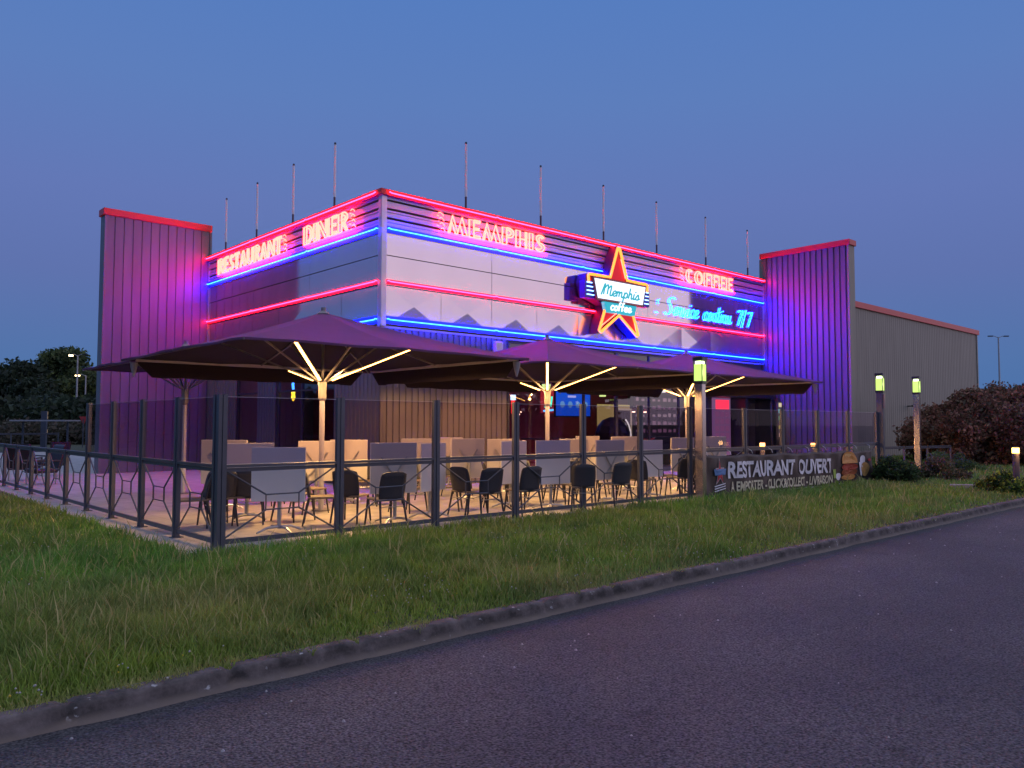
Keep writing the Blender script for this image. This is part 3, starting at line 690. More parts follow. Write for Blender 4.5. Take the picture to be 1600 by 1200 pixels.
# ------------------------------------------------------------------ neon lettering
def stem(a, b_, z0=0, z1=1): return [(a, z0), (a, z1), (b_, z1), (b_, z0), (a, z0)]
def arc(cx_, cz_, rx, rz_, a0, a1, n=10): return [(cx_+rx*math.cos(R(a)), cz_+rz_*math.sin(R(a))) for a in np.linspace(a0, a1, n)]
G = {
 'M': (1.05, [[(0,0),(.24,1),(.52,.1),(.76,1),(1.05,0),(.80,0),(.64,.58),(.50,0),(.40,0),(.2,.62),(.09,0),(0,0)]]),
 'E': (.66, [stem(0,.26), [(.26,1),(.64,1),(.60,.88),(.34,.88)], [(.34,.56),(.58,.56),(.55,.46),(.34,.46)], [(.26,0),(.66,0),(.62,.12),(.34,.12)]]),
 'P': (.72, [stem(0,.26), [(.26,1)]+arc(.40,.72,.30,.28,90,-90)+[(.26,.44)], [(.34,.86)]+arc(.38,.72,.16,.15,90,-90)+[(.34,.58)]]),
 'R': (.74, [stem(0,.26), [(.26,1)]+arc(.40,.74,.30,.26,90,-90)+[(.30,.48),(.60,0),(.72,0),(.46,.48)], [(.34,.86)]+arc(.38,.74,.14,.12,90,-90)]),
 'H': (.74, [stem(0,.26), [(.26,.52),(.60,.52)], [(.60,0),(.60,1),(.68,1),(.68,0),(.60,0)]]),
 'I': (.26, [stem(0,.22)]),
 'S': (.62, [arc(.34,.76,.26,.24,20,200)+arc(.30,.26,.32,.26,110,-160,12), arc(.36,.76,.12,.11,20,220,6)+arc(.22,.26,.22,.14,80,-120,8)]),
 'C': (.70, [arc(.38,.5,.36,.5,50,310,18), arc(.44,.5,.18,.38,60,300,14), [(.30,.9),(.30,.1)]]),
 'O': (.82, [arc(.40,.5,.38,.5,0,360,22), arc(.46,.5,.2,.38,0,360,16)]),
 'F': (.62, [stem(0,.26), [(.26,1),(.64,1),(.60,.88),(.34,.88)], [(.34,.56),(.56,.56),(.53,.46),(.34,.46)]]),
 'D': (.76, [stem(0,.24), [(.24,1)]+arc(.36,.5,.38,.5,90,-90,14)+[(.24,0)], [(.34,.86)]+arc(.36,.5,.22,.36,90,-90,10)+[(.34,.14)]]),
 'N': (.80, [[(0,0),(0,1),(.20,1),(.64,.28),(.64,1),(.76,1),(.76,0),(.60,0),(.12,.78),(.12,0),(0,0)]]),
 'T': (.66, [[(0,1),(.66,1),(.66,.88),(0,.88),(0,1)], stem(.2,.44,0,.88)]),
 'A': (.80, [[(0,0),(.34,1),(.46,1),(.80,0),(.54,0),(.34,.66),(.12,0),(0,0)], [(.16,.34),(.50,.34)]]),
 'U': (.76, [[(0,1),(0,.25)]+arc(.36,.26,.36,.26,180,360,10)+[(.72,1),(.62,1),(.62,.3)]+arc(.42,.3,.2,.18,0,-180,8)+[(.22,1),(0,1)]]),
}
def neon_word(word, side, u0, u1, z0, z1, label, marks='start', flip=False):
    o = thing('neon_lettering', label, 'sign', (0, 0, 0), group='red neon words on the fascia')
    tot = sum(G[c][0]+.12 for c in word)-.12; s = (u1-u0)/tot; hh = z1-z0; x = 0
    def put(poly, xoff, r=.017):
        pts = [(u0+(xoff+p[0])*s, -.13, z0+p[1]*hh) for p in poly]
        if side == 'L': pts = [(-.13, (u1+u0)-p[0], p[2]) for p in pts]
        return pts
    for c in word:
        mb = MB()
        for poly in G[c][1]: mb.tube(put(poly, x), .028, 5)
        mb.build('letter', LET_L, o)
        x += G[c][0]+.12
    sg = -1 if marks == 'start' else tot
    base = -.55 if marks == 'start' else tot+.2
    for k in range(4):
        w = MB(); zz = .95-.28*k
        w.tube(put([(base+.05*k, zz), (base+.12+.05*k, zz+.08), (base+.25+.03*k, zz), (base+.3+.03*k, zz-.1)], 0), .014, 5)
        w.tube(put([(base+.1*(k % 2)-.05, zz-.12), (base+.06, zz-.16)], 0), .014, 5)
        w.build('note_mark', LET_L, o)
    ledge_refl = MB().tube(put([(0, -.10), (tot+.2, -.10)], 0), .012, 5); ledge_refl.build('underline', PINK_L, o)  # glowing tube stands in for the letters' reflection in the ledge
neon_word('MEMPHIS', 'R', 1.98, 5.60, 6.72, 7.20, 'red neon word MEMPHIS on the slatted band right of the corner')
neon_word('COFFEE', 'R', 12.75, 15.84, 6.72, 7.20, 'red neon word COFFEE on the slatted band near the right end')
# left side words read from the far end towards the corner
neon_word('RESTAURANT', 'L', 5.25, 9.97, 6.72, 7.22, 'red neon word RESTAURANT at the far end of the left side', marks='end')
neon_word('DINER', 'L', 1.45, 3.85, 6.72, 7.22, 'red neon word DINER on the left side near the corner', marks='end')

def smooth_pts(p, k=3):
    if len(p) < 3: return p
    out = []; q = [p[0]]+p+[p[-1]]
    for i in range(1, len(q)-2):
        for t_ in np.linspace(0, 1, k, endpoint=False):
            a, b_, c, d_ = q[i-1], q[i], q[i+1], q[i+2]
            f = lambda j: .5*((2*b_[j])+(-a[j]+c[j])*t_+(2*a[j]-5*b_[j]+4*c[j]-d_[j])*t_*t_+(-a[j]+3*b_[j]-3*c[j]+d_[j])*t_**3)
            out.append((f(0), f(1)))
    out.append(p[-1]); return out
SG = {
 'S': (.66, [[(.58,.90),(.44,1),(.22,.94),(.16,.74),(.30,.56),(.42,.36),(.36,.1),(.16,.0),(-.02,.12)]]),
 'e': (.32, [[(-.04,.15),(.16,.24),(.26,.40),(.16,.5),(.04,.38),(.03,.16),(.12,.02),(.24,.06),(.34,.18)]]),
 'r': (.34, [[(-.02,.15),(.06,.52),(.1,.42),(.22,.46),(.2,.12),(.26,.02),(.36,.15)]]),
 'v': (.36, [[(0,.5),(.06,.08),(.14,.02),(.28,.42),(.36,.42)]]),
 'i': (.20, [[(.04,.5),(.03,.1),(.09,0),(.2,.14)], [(.12,.66),(.15,.72)]]),
 'c': (.32, [[(.26,.40),(.16,.5),(.04,.34),(.03,.14),(.12,.01),(.24,.06),(.34,.16)]]),
 'o': (.34, [[(.16,.5),(.03,.36),(.04,.1),(.14,0),(.27,.12),(.26,.38),(.16,.5),(.24,.40),(.36,.40)]]),
 'n': (.40, [[(.02,.5),(.03,.02)], [(.03,.3),(.14,.48),(.24,.42),(.24,.1),(.30,.01),(.40,.14)]]),
 't': (.26, [[(.12,.88),(.06,.12),(.12,.01),(.26,.12)], [(-.02,.56),(.24,.60)]]),
 'u': (.42, [[(.02,.5),(.02,.12),(.1,.01),(.22,.12),(.27,.5)], [(.27,.5),(.26,.1),(.32,.01),(.42,.14)]]),
 '7': (.50, [[(.04,.80),(.08,.92),(.24,.88),(.40,.94),(.30,.50),(.20,.0)]]),
 '/': (.40, [[(.04,-.08),(.18,1.02)]]),
 ' ': (.42, []),
}
def script_word(word, o, u0, u1, zb, hh, y, m, r, name='letter', slant=.22, drop=0, side='R'):
    tot = sum(SG[c][0] for c in word); s = (u1-u0)/tot; x = 0
    for c in word:
        if SG[c][1]:
            mb = MB()
            for poly in SG[c][1]:
                pts = [(u0+(x+p[0])*s+slant*p[1]*hh, y, zb+p[1]*hh+drop*(x/tot)) for p in smooth_pts(poly)]
                mb.tube(pts, r, 5)
            mb.build(name, m, o)
        x += SG[c][0]
sn = thing('neon_script', 'blue neon handwriting Service continu 7/7 on the right of the fascia', 'sign', (0, 0, 0))
script_word('Service continu 7/7', sn, 11.62, 17.30, 5.46, .64, -.05, SCR_L, .017, slant=.3)
mb = MB(); mb.tube([(11.32, -.05, 5.95), (11.22, -.05, 5.88), (11.26, -.05, 5.78)], .014, 5).tube([(11.1, -.05, 5.5), (11.22, -.05, 5.46)], .014, 5); mb.build('flourish', SCR_L, sn)
mb = MB()
for k in range(14): mb.box(11.9+.4*k, 11.93+.4*k, -.045, -.02, 5.40, 5.43)
mb.build('standoff', mat('standoff_blue', (.2, .2, .5), .4), sn)

# ------------------------------------------------------------------ star sign
st = thing('star_sign', 'large red star sign outlined in yellow neon with white name panel', 'sign', (8.610, -.12, 0))
def lx(x): return x-8.06
outer = [(8.06,7.34),(7.62,6.30),(6.58,6.26),(6.50,5.98),(6.62,5.60),(7.42,5.36),(7.06,4.42),(8.06,5.06),(9.04,4.42),(8.72,5.36),(9.52,5.60),(9.64,5.98),(9.56,6.26),(8.50,6.30)]
outer = [(lx(a), b_) for a, b_ in outer]
MB().prism(outer, -.30, .06).build('star_box', mat('star_box_navy', (.012, .006, .02), .6, 0, .1), st)
red_face = [(0,7.22),(-.38,6.22),(-1.40,6.16),(-1.40,5.9),(-.60,5.42),(-.90,4.58),(0,5.16),(.90,4.58),(.60,5.42),(1.40,5.9),(1.40,6.16),(.38,6.22)]
MB().prism(red_face, -.315, -.302).build('star_face', mat('star_red_face', emit=((.75, .004, .02), .8), var=0), st)
def star_tube(pts, closed, m, r, name):
    MB().tube([(p[0], -.36, p[1]) for p in pts], r, 6, closed=closed).build(name, m, st)
star_tube([(-1.44,6.0),(-1.46,6.20),(-1.40,6.24),(-.42,6.26),(-.04,7.26),(.04,7.26),(.42,6.26),(1.40,6.24),(1.46,6.20),(1.44,6.0)], False, YEL_L, .046, 'outline_tube')
star_tube([(-.62,5.36),(-.97,4.52),(-.90,4.47),(0,5.08),(.90,4.47),(.97,4.52),(.62,5.36)], False, YEL_L, .046, 'outline_tube')
star_tube([(-.70,5.2),(-.84,4.66)], False, LET_L, .014, 'inner_tube'); star_tube([(.10,6.9),(.32,6.30)], False, LET_L, .014, 'inner_tube')
star_tube([(-.8,4.72),(0,5.22)], False, LET_L, .014, 'inner_tube'); star_tube([(.70,5.2),(.84,4.66)], False, LET_L, .014, 'inner_tube')
for sgn in (-1, 1):
    mb = MB().box(min(sgn*1.18, sgn*1.58), max(sgn*1.18, sgn*1.58), -.34, -.10, 5.5, 6.04); mb.build('side_fin_box', mat('side_fin_blue', (.03, .02, .25), .4, 0, .1), st)
    for k in range(4):
        star_tube([(sgn*1.2, 5.60+.125*k), (sgn*1.52, 5.60+.125*k)], False, mat('fin_tube', emit=((.25, .5, 1), 5), var=0), .016, 'fin_tube')
pan = [(-1.26,6.12),(1.26,6.12),(1.10,5.52),(-1.10,5.52)]
pan_bg = [(-1.34,6.18),(1.34,6.18),(1.16,5.45),(-1.16,5.45)]
MB().prism(pan_bg, -.43, -.36).build('panel_border', mat('panel_border', (.12, .01, .04), .4), st)
MB().prism(pan, -.445, -.431).build('name_panel', PLATE_L, st)
mb = MB()
for k in range(26):
    for zz, w in ((6.15, 1.28), (5.485, 1.10)):
        x = -w+2*w*k/25; mb.box(x-.012, x+.012, -.442, -.431, zz-.012, zz+.012)
tag(mb.build('bulb_row', mat('bulb_row', emit=((.7, .25, .2), .8), var=0), st), kind='stuff')
low = [(-.80,5.44),(.80,5.44),(.70,5.12),(-.70,5.12)]
MB().prism(low, -.43, -.30).build('lower_plate', CYAN_L, st)
def text_mesh(body, name, m, parent, x0, x1, z0, z1, y, italic=0, fn=None, weight=0, rot=0, cuts=0):
    cu = bpy.data.curves.new(name, 'FONT'); cu.body = body; cu.size = 1; cu.offset = weight; cu.resolution_u = 3; cu.shear = italic
    to = bpy.data.objects.new('tmp', cu); col.objects.link(to)
    dg = bpy.context.evaluated_depsgraph_get(); me = bpy.data.meshes.new_from_object(to.evaluated_get(dg))
    bpy.data.objects.remove(to)
    if cuts:
        bm = bmesh.new(); bm.from_mesh(me); bmesh.ops.triangulate(bm, faces=bm.faces[:])
        for _ in range(cuts):
            bmesh.ops.subdivide_edges(bm, edges=bm.edges[:], cuts=1, use_grid_fill=True)
        bm.to_mesh(me); bm.free()
    co = np.array([v.co[:] for v in me.vertices]); mn = co.min(0); mxv = co.max(0)
    for v in me.vertices:
        a = (v.co.x-mn[0])/(mxv[0]-mn[0]); c = (v.co.y-mn[1])/(mxv[1]-mn[1])
        X = x0+a*(x1-x0); Z = z0+c*(z1-z0)+rot*(a-.5); Y = y
        if fn: Y = y+fn(X, Z)
        v.co = (X, Y, Z)
    me.materials.clear(); me.materials.append(m)
    o = bpy.data.objects.new(name, me); col.objects.link(o)
    if parent: o.parent = parent
    return o
SG.update({
 'M': (.80, [[(-.05,.0),(.08,.9),(.12,.9),(.12,.05)], [(.12,.6),(.36,.95),(.40,.1)], [(.40,.6),(.62,.9),(.62,.1),(.72,.02),(.82,.14)]]),
 'm': (.58, [[(.02,.5),(.03,.02)], [(.03,.3),(.12,.48),(.2,.42),(.2,.04)], [(.2,.3),(.32,.48),(.40,.42),(.40,.1),(.46,.01),(.58,.14)]]),
 'p': (.38, [[(.04,.5),(.0,-.35)], [(.03,.3),(.14,.5),(.28,.36),(.24,.08),(.12,.01),(.04,.12)], [(.26,.1),(.38,.14)]]),
 'h': (.40, [[(.06,.95),(.03,.02)], [(.03,.3),(.14,.48),(.24,.42),(.24,.1),(.30,.01),(.40,.14)]]),
 's': (.34, [[(-.02,.1),(.16,.5),(.24,.25),(.18,.02),(.02,.04)], [(.2,.04),(.34,.14)]]),
 'f': (.28, [[(.22,.82),(.14,.92),(.08,.7),(.06,.0)], [(-.02,.48),(.2,.50)]]),
 'C': (.60, [[(.56,.8),(.4,.98),(.16,.8),(.05,.4),(.16,.06),(.38,.02),(.58,.2)]]),
})
script_word('Memphis', st, -.95, .90, 5.64, .36, -.462, mat('script_cyan', emit=((.02, .45, .55), 1), var=0), .026, slant=.3)
script_word('coffee', st, -.52, .50, 5.20, .30, -.445, mat('script_white', emit=((.8, .95, 1), 1.5), var=0), .026, slant=.2)

# ------------------------------------------------------------------ fences
def brace(mb, f, a, b_, z0, z1):
    """hexagonal wire infill of one bay from a to b_ (axis coordinate); f maps (u, z) to a point"""
    m = (a+b_)/2; zm = (z0+z1)/2; w = min(.24, (b_-a)*.15); hh = .10; r = .013
    for s in (-1, 1):
        e = a if s < 0 else b_
        mb.tube([f(e-s*.07, z1-.02), f(m+s*w, zm+hh), f(m+s*w, zm-hh), f(e-s*.07, z0+.03)], r, 5)
    mb.tube([f(m-w, zm+hh), f(m+w, zm+hh)], r*.8, 5); mb.tube([f(m-w, zm-hh), f(m+w, zm-hh)], r*.8, 5)
def fence(name, label, posts, f, fdir, glassbays, hp=2.0, z0=0, zr=1.07, infill=True, double=True, group=None):
    o = thing(name, label, 'fence', (0, 0, 0))
    for i, u in enumerate(posts):
        tall = glassbays[min(i, len(glassbays)-1)] or (i > 0 and glassbays[i-1])
        top = hp if tall else zr+.02
        mb = MB()
        for du, dv, w in ((-.028, 0, .05), (.030, -.012, .058)) if double else ((0, 0, .05),):
            a = f(u+du, z0-.1); b_ = f(u+du, z0+top)
            mb.bar((a[0]+fdir[1]*dv, a[1]+dv*fdir[0], a[2]), (b_[0]+fdir[1]*dv, b_[1]+dv*fdir[0], b_[2]), w, .06, up=(fdir[1], fdir[0], 0))
        mb.build('post', fence_m, o)
        bpx = f(u, z0+.006); MB().box(bpx[0]-.08, bpx[0]+.08, bpx[1]-.07, bpx[1]+.07, bpx[2]-.006, bpx[2]+.004).build('foot_plate', fence_m, o)
    for i, (a, b_) in enumerate(zip(posts[:-1], posts[1:])):
        MB().bar(f(a+.06, z0+zr), f(b_-.06, z0+zr), .07, .035).bar(f(a+.06, z0+zr-.05), f(b_-.06, z0+zr-.05), .02, .05).build('rail', fence_m, o)
        MB().bar(f(a+.06, z0+.10), f(b_-.06, z0+.10), .035, .06).build('bottom_rail', fence_m, o)
        if infill:
            mb = MB(); brace(mb, f, a, b_, z0+.12, z0+zr-.04); mb.build('wire_infill', fence_m, o)
        if glassbays[i]:
            p0, p1 = f(a+.065, z0+zr+.03), f(b_-.065, z0+hp-.03)
            nx_, ny_ = fdir[1]*.004, fdir[0]*.004
            vs = []
            for s in (-1, 1):
                vs += [(p0[0]+s*nx_, p0[1]+s*ny_, p0[2]), (p1[0]+s*nx_, p1[1]+s*ny_, p0[2]), (p1[0]+s*nx_, p1[1]+s*ny_, p1[2]), (p0[0]+s*nx_, p0[1]+s*ny_, p1[2])]
            pane = MB().add(vs, [(0,1,2,3),(4,7,6,5),(0,4,5,1),(1,5,6,2),(2,6,7,3),(3,7,4,0)]).build('glass_pane', fence_glass, o)
            MB().bar(f(a+.065, z0+hp-.028), f(b_-.065, z0+hp-.028), .012, .006).build('glass_edge', mat('glass_edge', (.45, .40, .45), .2), pane)
    return o
FX, FY = -6.66, -6.54
fp = [FX+1.721*i for i in range(7)]+[5.88, 7.64, 9.5, 11.33, 13.25]
fence('glazed_railing', 'long grey glazed railing along the grass with crossed wire infill', fp, lambda u, z: (u, FY, z), (1, 0), [True]*11)
lp = [FY+1.53*i for i in range(1, 26)]
fence('left_railing', 'grey railing running back on the left, low beyond its glazed bays', [FY+.13]+lp, lambda u, z: (FX, u, z), (0, 1), [True]*4+[False]*22)
fence('back_railing', 'dark plain railing closing the far end of the terrace', [-6.6, -4.4, -2.2, 0], lambda u, z: (u, 31.7, z), (1, 0), [False]*3, infill=False, double=False)
rp = [Vector((17.78, -4.76)), Vector((21.79, -5.73))]
fence('right_railing', 'low purple-grey railing in front of the long side wall', [0, 1.35, 2.7, 4.12], lambda u, z: (17.78+u*.972, -4.76-u*.235, z-.26), (1, 0), [False]*3, infill=False, double=False)

# ------------------------------------------------------------------ umbrellas
LEDW = 260
def umbrella(a, label, x, y, zc=2.84, zp=3.72, led=True, rz=0, valance=True):
    o = thing('terrace_parasol', label, 'parasol', (x, y, 0), rz, group='big square parasols on the terrace')
    zm = zc+.02
    MB().cyl(0, 0, 0, 2.05, .05, n=14).build('pole', pole_m, o, smooth=False)
    MB().tube([(0,0,2.05),(0,0,2.1),(0,0,2.3),(0,0,2.42)], .07, 14, radii=[.055,.075,.075,.09]).build('upper_pole', umb_frame, o)
    MB().cyl(0, 0, 2.42, zp-.05, .028, n=8).build('inner_pole', umb_frame, o)
    MB().cyl(0, 0, 0.001, .03, .17, n=20).build('base_plate', umb_frame, o)
    MB().tube([(0,0,zp-.03),(0,0,zp+.03),(0,0,zp+.09)], .06, 10, radii=[.12,.05,.05]).build('top_cap', umb_frame, o)
    under_m = mat('parasol_lining', (.014, .008, .022), .9, 0, .2, 3)
    # canopy: eight facets with a little sag between the ribs
    n = 10; ring = []
    dirs = [(1,0),(1,1),(0,1),(-1,1),(-1,0),(-1,-1),(0,-1),(1,-1)]
    verts = [(0, 0, zp)]; faces = []
    per = []
    for k in range(8):
        d0, d1 = dirs[k], dirs[(k+1) % 8]
        for j in range(6): per.append((k, j/6))
    m = len(per)
    for i in range(1, n+1):
        t_ = i/n
        for (k, j) in per:
            d0, d1 = dirs[k], dirs[(k+1) % 8]
            z0_ = zm if k % 2 == 0 else zc; z1_ = zc if k % 2 == 0 else zm
            ex = a*(d0[0]*(1-j)+d1[0]*j); ey = a*(d0[1]*(1-j)+d1[1]*j); ez = z0_*(1-j)+z1_*j
            sag = -.035*math.sin(math.pi*j)*math.sin(math.pi*min(1, t_*.9)) - .05*math.sin(math.pi*t_) + .010*math.sin(9*math.pi*j+k)*t_**3
            verts.append((ex*t_, ey*t_, zp+(ez-zp)*t_+sag))
    for q in range(m): faces.append((0, 1+q, 1+(q+1) % m))
    for i in range(n-1):
        for q in range(m):
            b0 = 1+i*m; b1 = 1+(i+1)*m; faces.append((b0+q, b1+q, b1+(q+1) % m, b0+(q+1) % m))
    # hem
    nb = len(verts)
    for q in range(m):
        v = verts[1+(n-1)*m+q]; verts.append((v[0], v[1], v[2]-.035))
    for q in range(m): faces.append((1+(n-1)*m+q, nb+q, nb+(q+1) % m, 1+(n-1)*m+(q+1) % m))
    can = MB().add(verts, faces).build('canopy', umb_top, o)
    s = can.modifiers.new('thick', 'SOLIDIFY'); s.thickness = .006
    MB().add([(v[0]*.995, v[1]*.995, v[2]-.016) for v in verts[:1+n*m]], faces[:m*n]).build('lining', under_m, o)  # dark sheet added under the canopy, keeps its underside dark
    for k, d in enumerate(dirs):
        ez = zm if k % 2 == 0 else zc
        P0 = Vector((0, 0, zp-.06)); P1 = Vector((a*d[0], a*d[1], ez-.035))
        pm_ = P0.lerp(P1, .5); pm_.z -= .06
        rib = MB(); rib.bar(P0, pm_, .022, .03).bar(pm_, P1, .022, .03); rib.build('rib', umb_frame, o)
        q = P0.lerp(P1, .50 if k % 2 else .46); q.z -= .09
        h0 = Vector((d[0], d[1], 0)).normalized()*.09; h0.z = 2.42
        sobj = MB().bar(h0, q, .05 if led and k % 2 else .03, .03).build('strut', umb_frame, o)
        if led and k in (3, 5, 7):
            dd = q-h0; e = h0+dd*(.85 if k != 3 else .30); s0 = h0+dd*.05
            ld = bpy.data.lights.new('led_light', 'SPOT'); ld.energy = LEDW*(1 if k != 3 else .4); ld.color = (1, .55, .19); ld.shadow_soft_size = .05
            ld.spot_size = R(179); ld.spot_blend = .15
            lo = bpy.data.objects.new('led_light', ld); col.objects.link(lo); lo.parent = o; lo.location = (s0+e)*.5 - Vector((0, 0, .06))
            off = Vector((0, 0, -.0235))
            MB().bar(s0+off, e+off, .046, .016).build('led_bar', LED_L, sobj)
    if valance:
        # gutters and hanging rain flaps on the two far edges
        for (p, q) in (((-a, a), (a, a)), ((a, a), (a, -a))):
            P0 = Vector((p[0]*.97, p[1]*.97, zc+.0)); P1 = Vector((q[0]*.97, q[1]*.97, zc+.0)); P0, P1 = P0.lerp(P1, .03), P1.lerp(P0, .03)
            MB().bar(P0, P1, .07, .06).build('gutter', mat('gutter_pale', (.5, .46, .5), .35, .2), o)
            d = (P1-P0).normalized(); vs = []; nn = 16
            for i in range(nn+1):
                t_ = i/nn; s_ = P0.lerp(P1, t_); ins = .30
                top = s_ - Vector((0, 0, .035)); lo = P0.lerp(P1, min(max(t_, .0), 1)) - Vector((0, 0, .33+.01*math.sin(i*1.7)))
                lo += d*(.30*(1-2*t_) if abs(t_-.5) > .43 else 0)
                vs += [top, lo]
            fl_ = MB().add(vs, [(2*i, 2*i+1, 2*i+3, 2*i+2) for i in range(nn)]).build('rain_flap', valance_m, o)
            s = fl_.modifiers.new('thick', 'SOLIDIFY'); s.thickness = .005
        for (sx, sy) in ((-1, 1), (1, -1)):
            MB().tube([(sx*a*.93, sy*a*.95, zc-.06), (sx*a*.93, sy*a*.95, zc-.14), (sx*a*.93, sy*a*.95, zc-.34)], .1, 8, radii=[.07, .065, .015]).build('rain_spout', mat('spout_grey', (.3, .3, .33), .5), o)
    return o
umbrella(2.75, 'nearest big purple-lit parasol with glowing struts at the terrace corner', -3.42, -3.28)
umbrella(2.75, 'second big parasol with glowing struts, directly below the star sign', 2.62, -3.22, zp=3.68)
umbrella(2.75, 'third big parasol partly behind the square lamp post near the entrance', 8.35, -3.2, zp=3.68)
umbrella(1.75, 'smaller parasol behind the nearest one, close to the left fin wall', -4.0, 2.1, zc=2.90, zp=3.45, led=False, valance=False)

# ------------------------------------------------------------------ folded tables
def make_table(label, w=.80):
    o = thing('folded_table', label, 'table', group='flip-top tables folded upright on the terrace')
    MB().box(-w/2, w/2, -.014, .014, .48, 1.31).build('table_top', table_m, o, bevel=.006)
    MB().box(-w/2+.01, w/2-.01, .0145, .022, .49, 1.30).build('underside', table_u, o)
    br_ = MB()
    br_.bar((0, .04, .76), (-.22, .04, 1.08), .025, .02).bar((0, .04, .76), (.22, .04, 1.08), .025, .02).bar((0, .04, .76), (.18, .04, .58), .025, .02)
    br_.build('bracket', alu, o)
    MB().cyl(0, .08, .06, .80, .032, n=12).build('column', alu, o)
    for k in range(4):
        a = R(45+90*k); MB().tube([(0, .08, .09), (.2*math.cos(a), .08+.2*math.sin(a), .085), (.36*math.cos(a), .08+.36*math.sin(a), .02)], .018, 6, radii=[.024, .02, .015]).build('foot', alu, o)
    return o
def place(px, z):
    """ground point seen in column px of the photo at forward distance z"""
    lat = (px-800)/1229*z
    return (CAM.x + lat*math.sin(YAW)+z*math.cos(YAW), CAM.y - lat*math.cos(YAW)+z*math.sin(YAW))
base_t = make_table('x')
snap()
# (photo column, distance, rotation in degrees, width scale, label); rotation 0 = top faces the lawn
T = [
 (437, 11.75, -42, 1.0, 'grey folded table facing the lawn just right of the fence corner'),
 (390, 13.3, -12, 1.05, 'grey folded table partly hidden behind the foremost table'),
 (352, 14.9, 130, 1.15, 'cream underside of a folded table behind the corner post'),
 (497, 15.9, 140, .95, 'cream folded table left of the nearest parasol pole, brackets showing'),
 (546, 16.2, 140, .95, 'cream folded table right of the nearest parasol pole, brackets showing'),
 (616, 13.0, 165, 1.0, 'bluish grey folded table with splayed brackets in the second glazed bay'),
 (653, 18.6, 150, .95, 'cream folded table against the taupe corner wall'),
 (678, 13.6, 20, .95, 'brown-grey folded table beside the third tall fence post'),
 (731, 16.6, 170, 1.0, 'cream folded table with bent bracket in the third glazed bay'),
 (787, 18.2, 160, 1.0, 'cream folded table behind the fourth tall fence post'),
 (803, 15.3, 10, 1.0, 'tan folded table beside the fourth tall fence post'),
 (864, 15.0, -10, 1.0, 'light grey folded table in front of the second parasol pole'),
 (897, 18.6, 160, .95, 'cream folded table behind the light grey one by the second pole'),
 (953, 16.4, 170, .95, 'grey folded table under the television, brackets showing'),
 (978, 19.4, 160, 1.05, 'cream folded table behind the bracketed grey one'),
 (1018, 17.3, -5, .85, 'narrow grey folded table beside the last wire bay'),
 (1066, 19.2, 165, .9, 'pale folded table left of the square lamp post'),
 (1115, 20.0, 165, 1.0, 'pale folded table right of the square lamp post'),
 (700, 20.2, 150, .95, 'cream folded table furthest back beside the taupe wall'),
 (918, 21.5, 165, .95, 'cream folded table furthest back under the television'),
]
for i, (px, z, rz, ws, lab) in enumerate(T):
    o = base_t if i == 0 else copy_tree(base_t)
    x, y = place(px, z); o.location = (x, y, 0.002); o.rotation_euler = (0, 0, R(rz)); o.scale = (ws, 1, .97+.03*((i*7) % 3)/2); o['label'] = lab

# ------------------------------------------------------------------ chairs
def make_chair():
    o = thing('terrace_chair', 'x', 'chair', group='dark woven chairs on the terrace')
    # seat faces -y, back at +y
    sv = []; nn = 8
    mb = MB(); mb.box(-.225, .225, -.22, .22, .425, .455); mb.build('seat', seat_lit_m, o, bevel=.012)
    vs = []; 
    for i in range(7):
        zz = .42+.45*i/6; wd = .215+.015*math.sin(i/6*math.pi); yy = .215+.10*(i/6)**1.3
        for j in range(7):
            s_ = -1+2*j/6; ez = zz - (.035*s_**4 if i == 6 else 0)
            vs.append((s_*wd, yy+.035*(1-s_*s_)-.03, ez))
    mbk = MB().add(vs, [(a*7+b_, a*7+b_+1, (a+1)*7+b_+1, (a+1)*7+b_) for a in range(6) for b_ in range(6)])
    bk = mbk.build('backrest', chair_m, o, smooth=True); s = bk.modifiers.new('thick', 'SOLIDIFY'); s.thickness = .022
    for sx in (-1, 1):
        MB().tube([(sx*.205, -.195, .43), (sx*.235, -.25, 0)], .017, 6, radii=[.02, .014]).build('leg', chair_m, o)
        MB().tube([(sx*.205, .20, .43), (sx*.235, .29, 0)], .017, 6, radii=[.02, .014]).build('leg', chair_m, o)
    MB().tube([(-.22, -.21, .33), (.22, -.21, .33)], .008, 5).build('stretcher', alu, o); MB().tube([(-.22, .22, .33), (.22, .22, .33)], .008, 5).build('stretcher', alu, o)
    return o
base_c = make_chair(); snap()
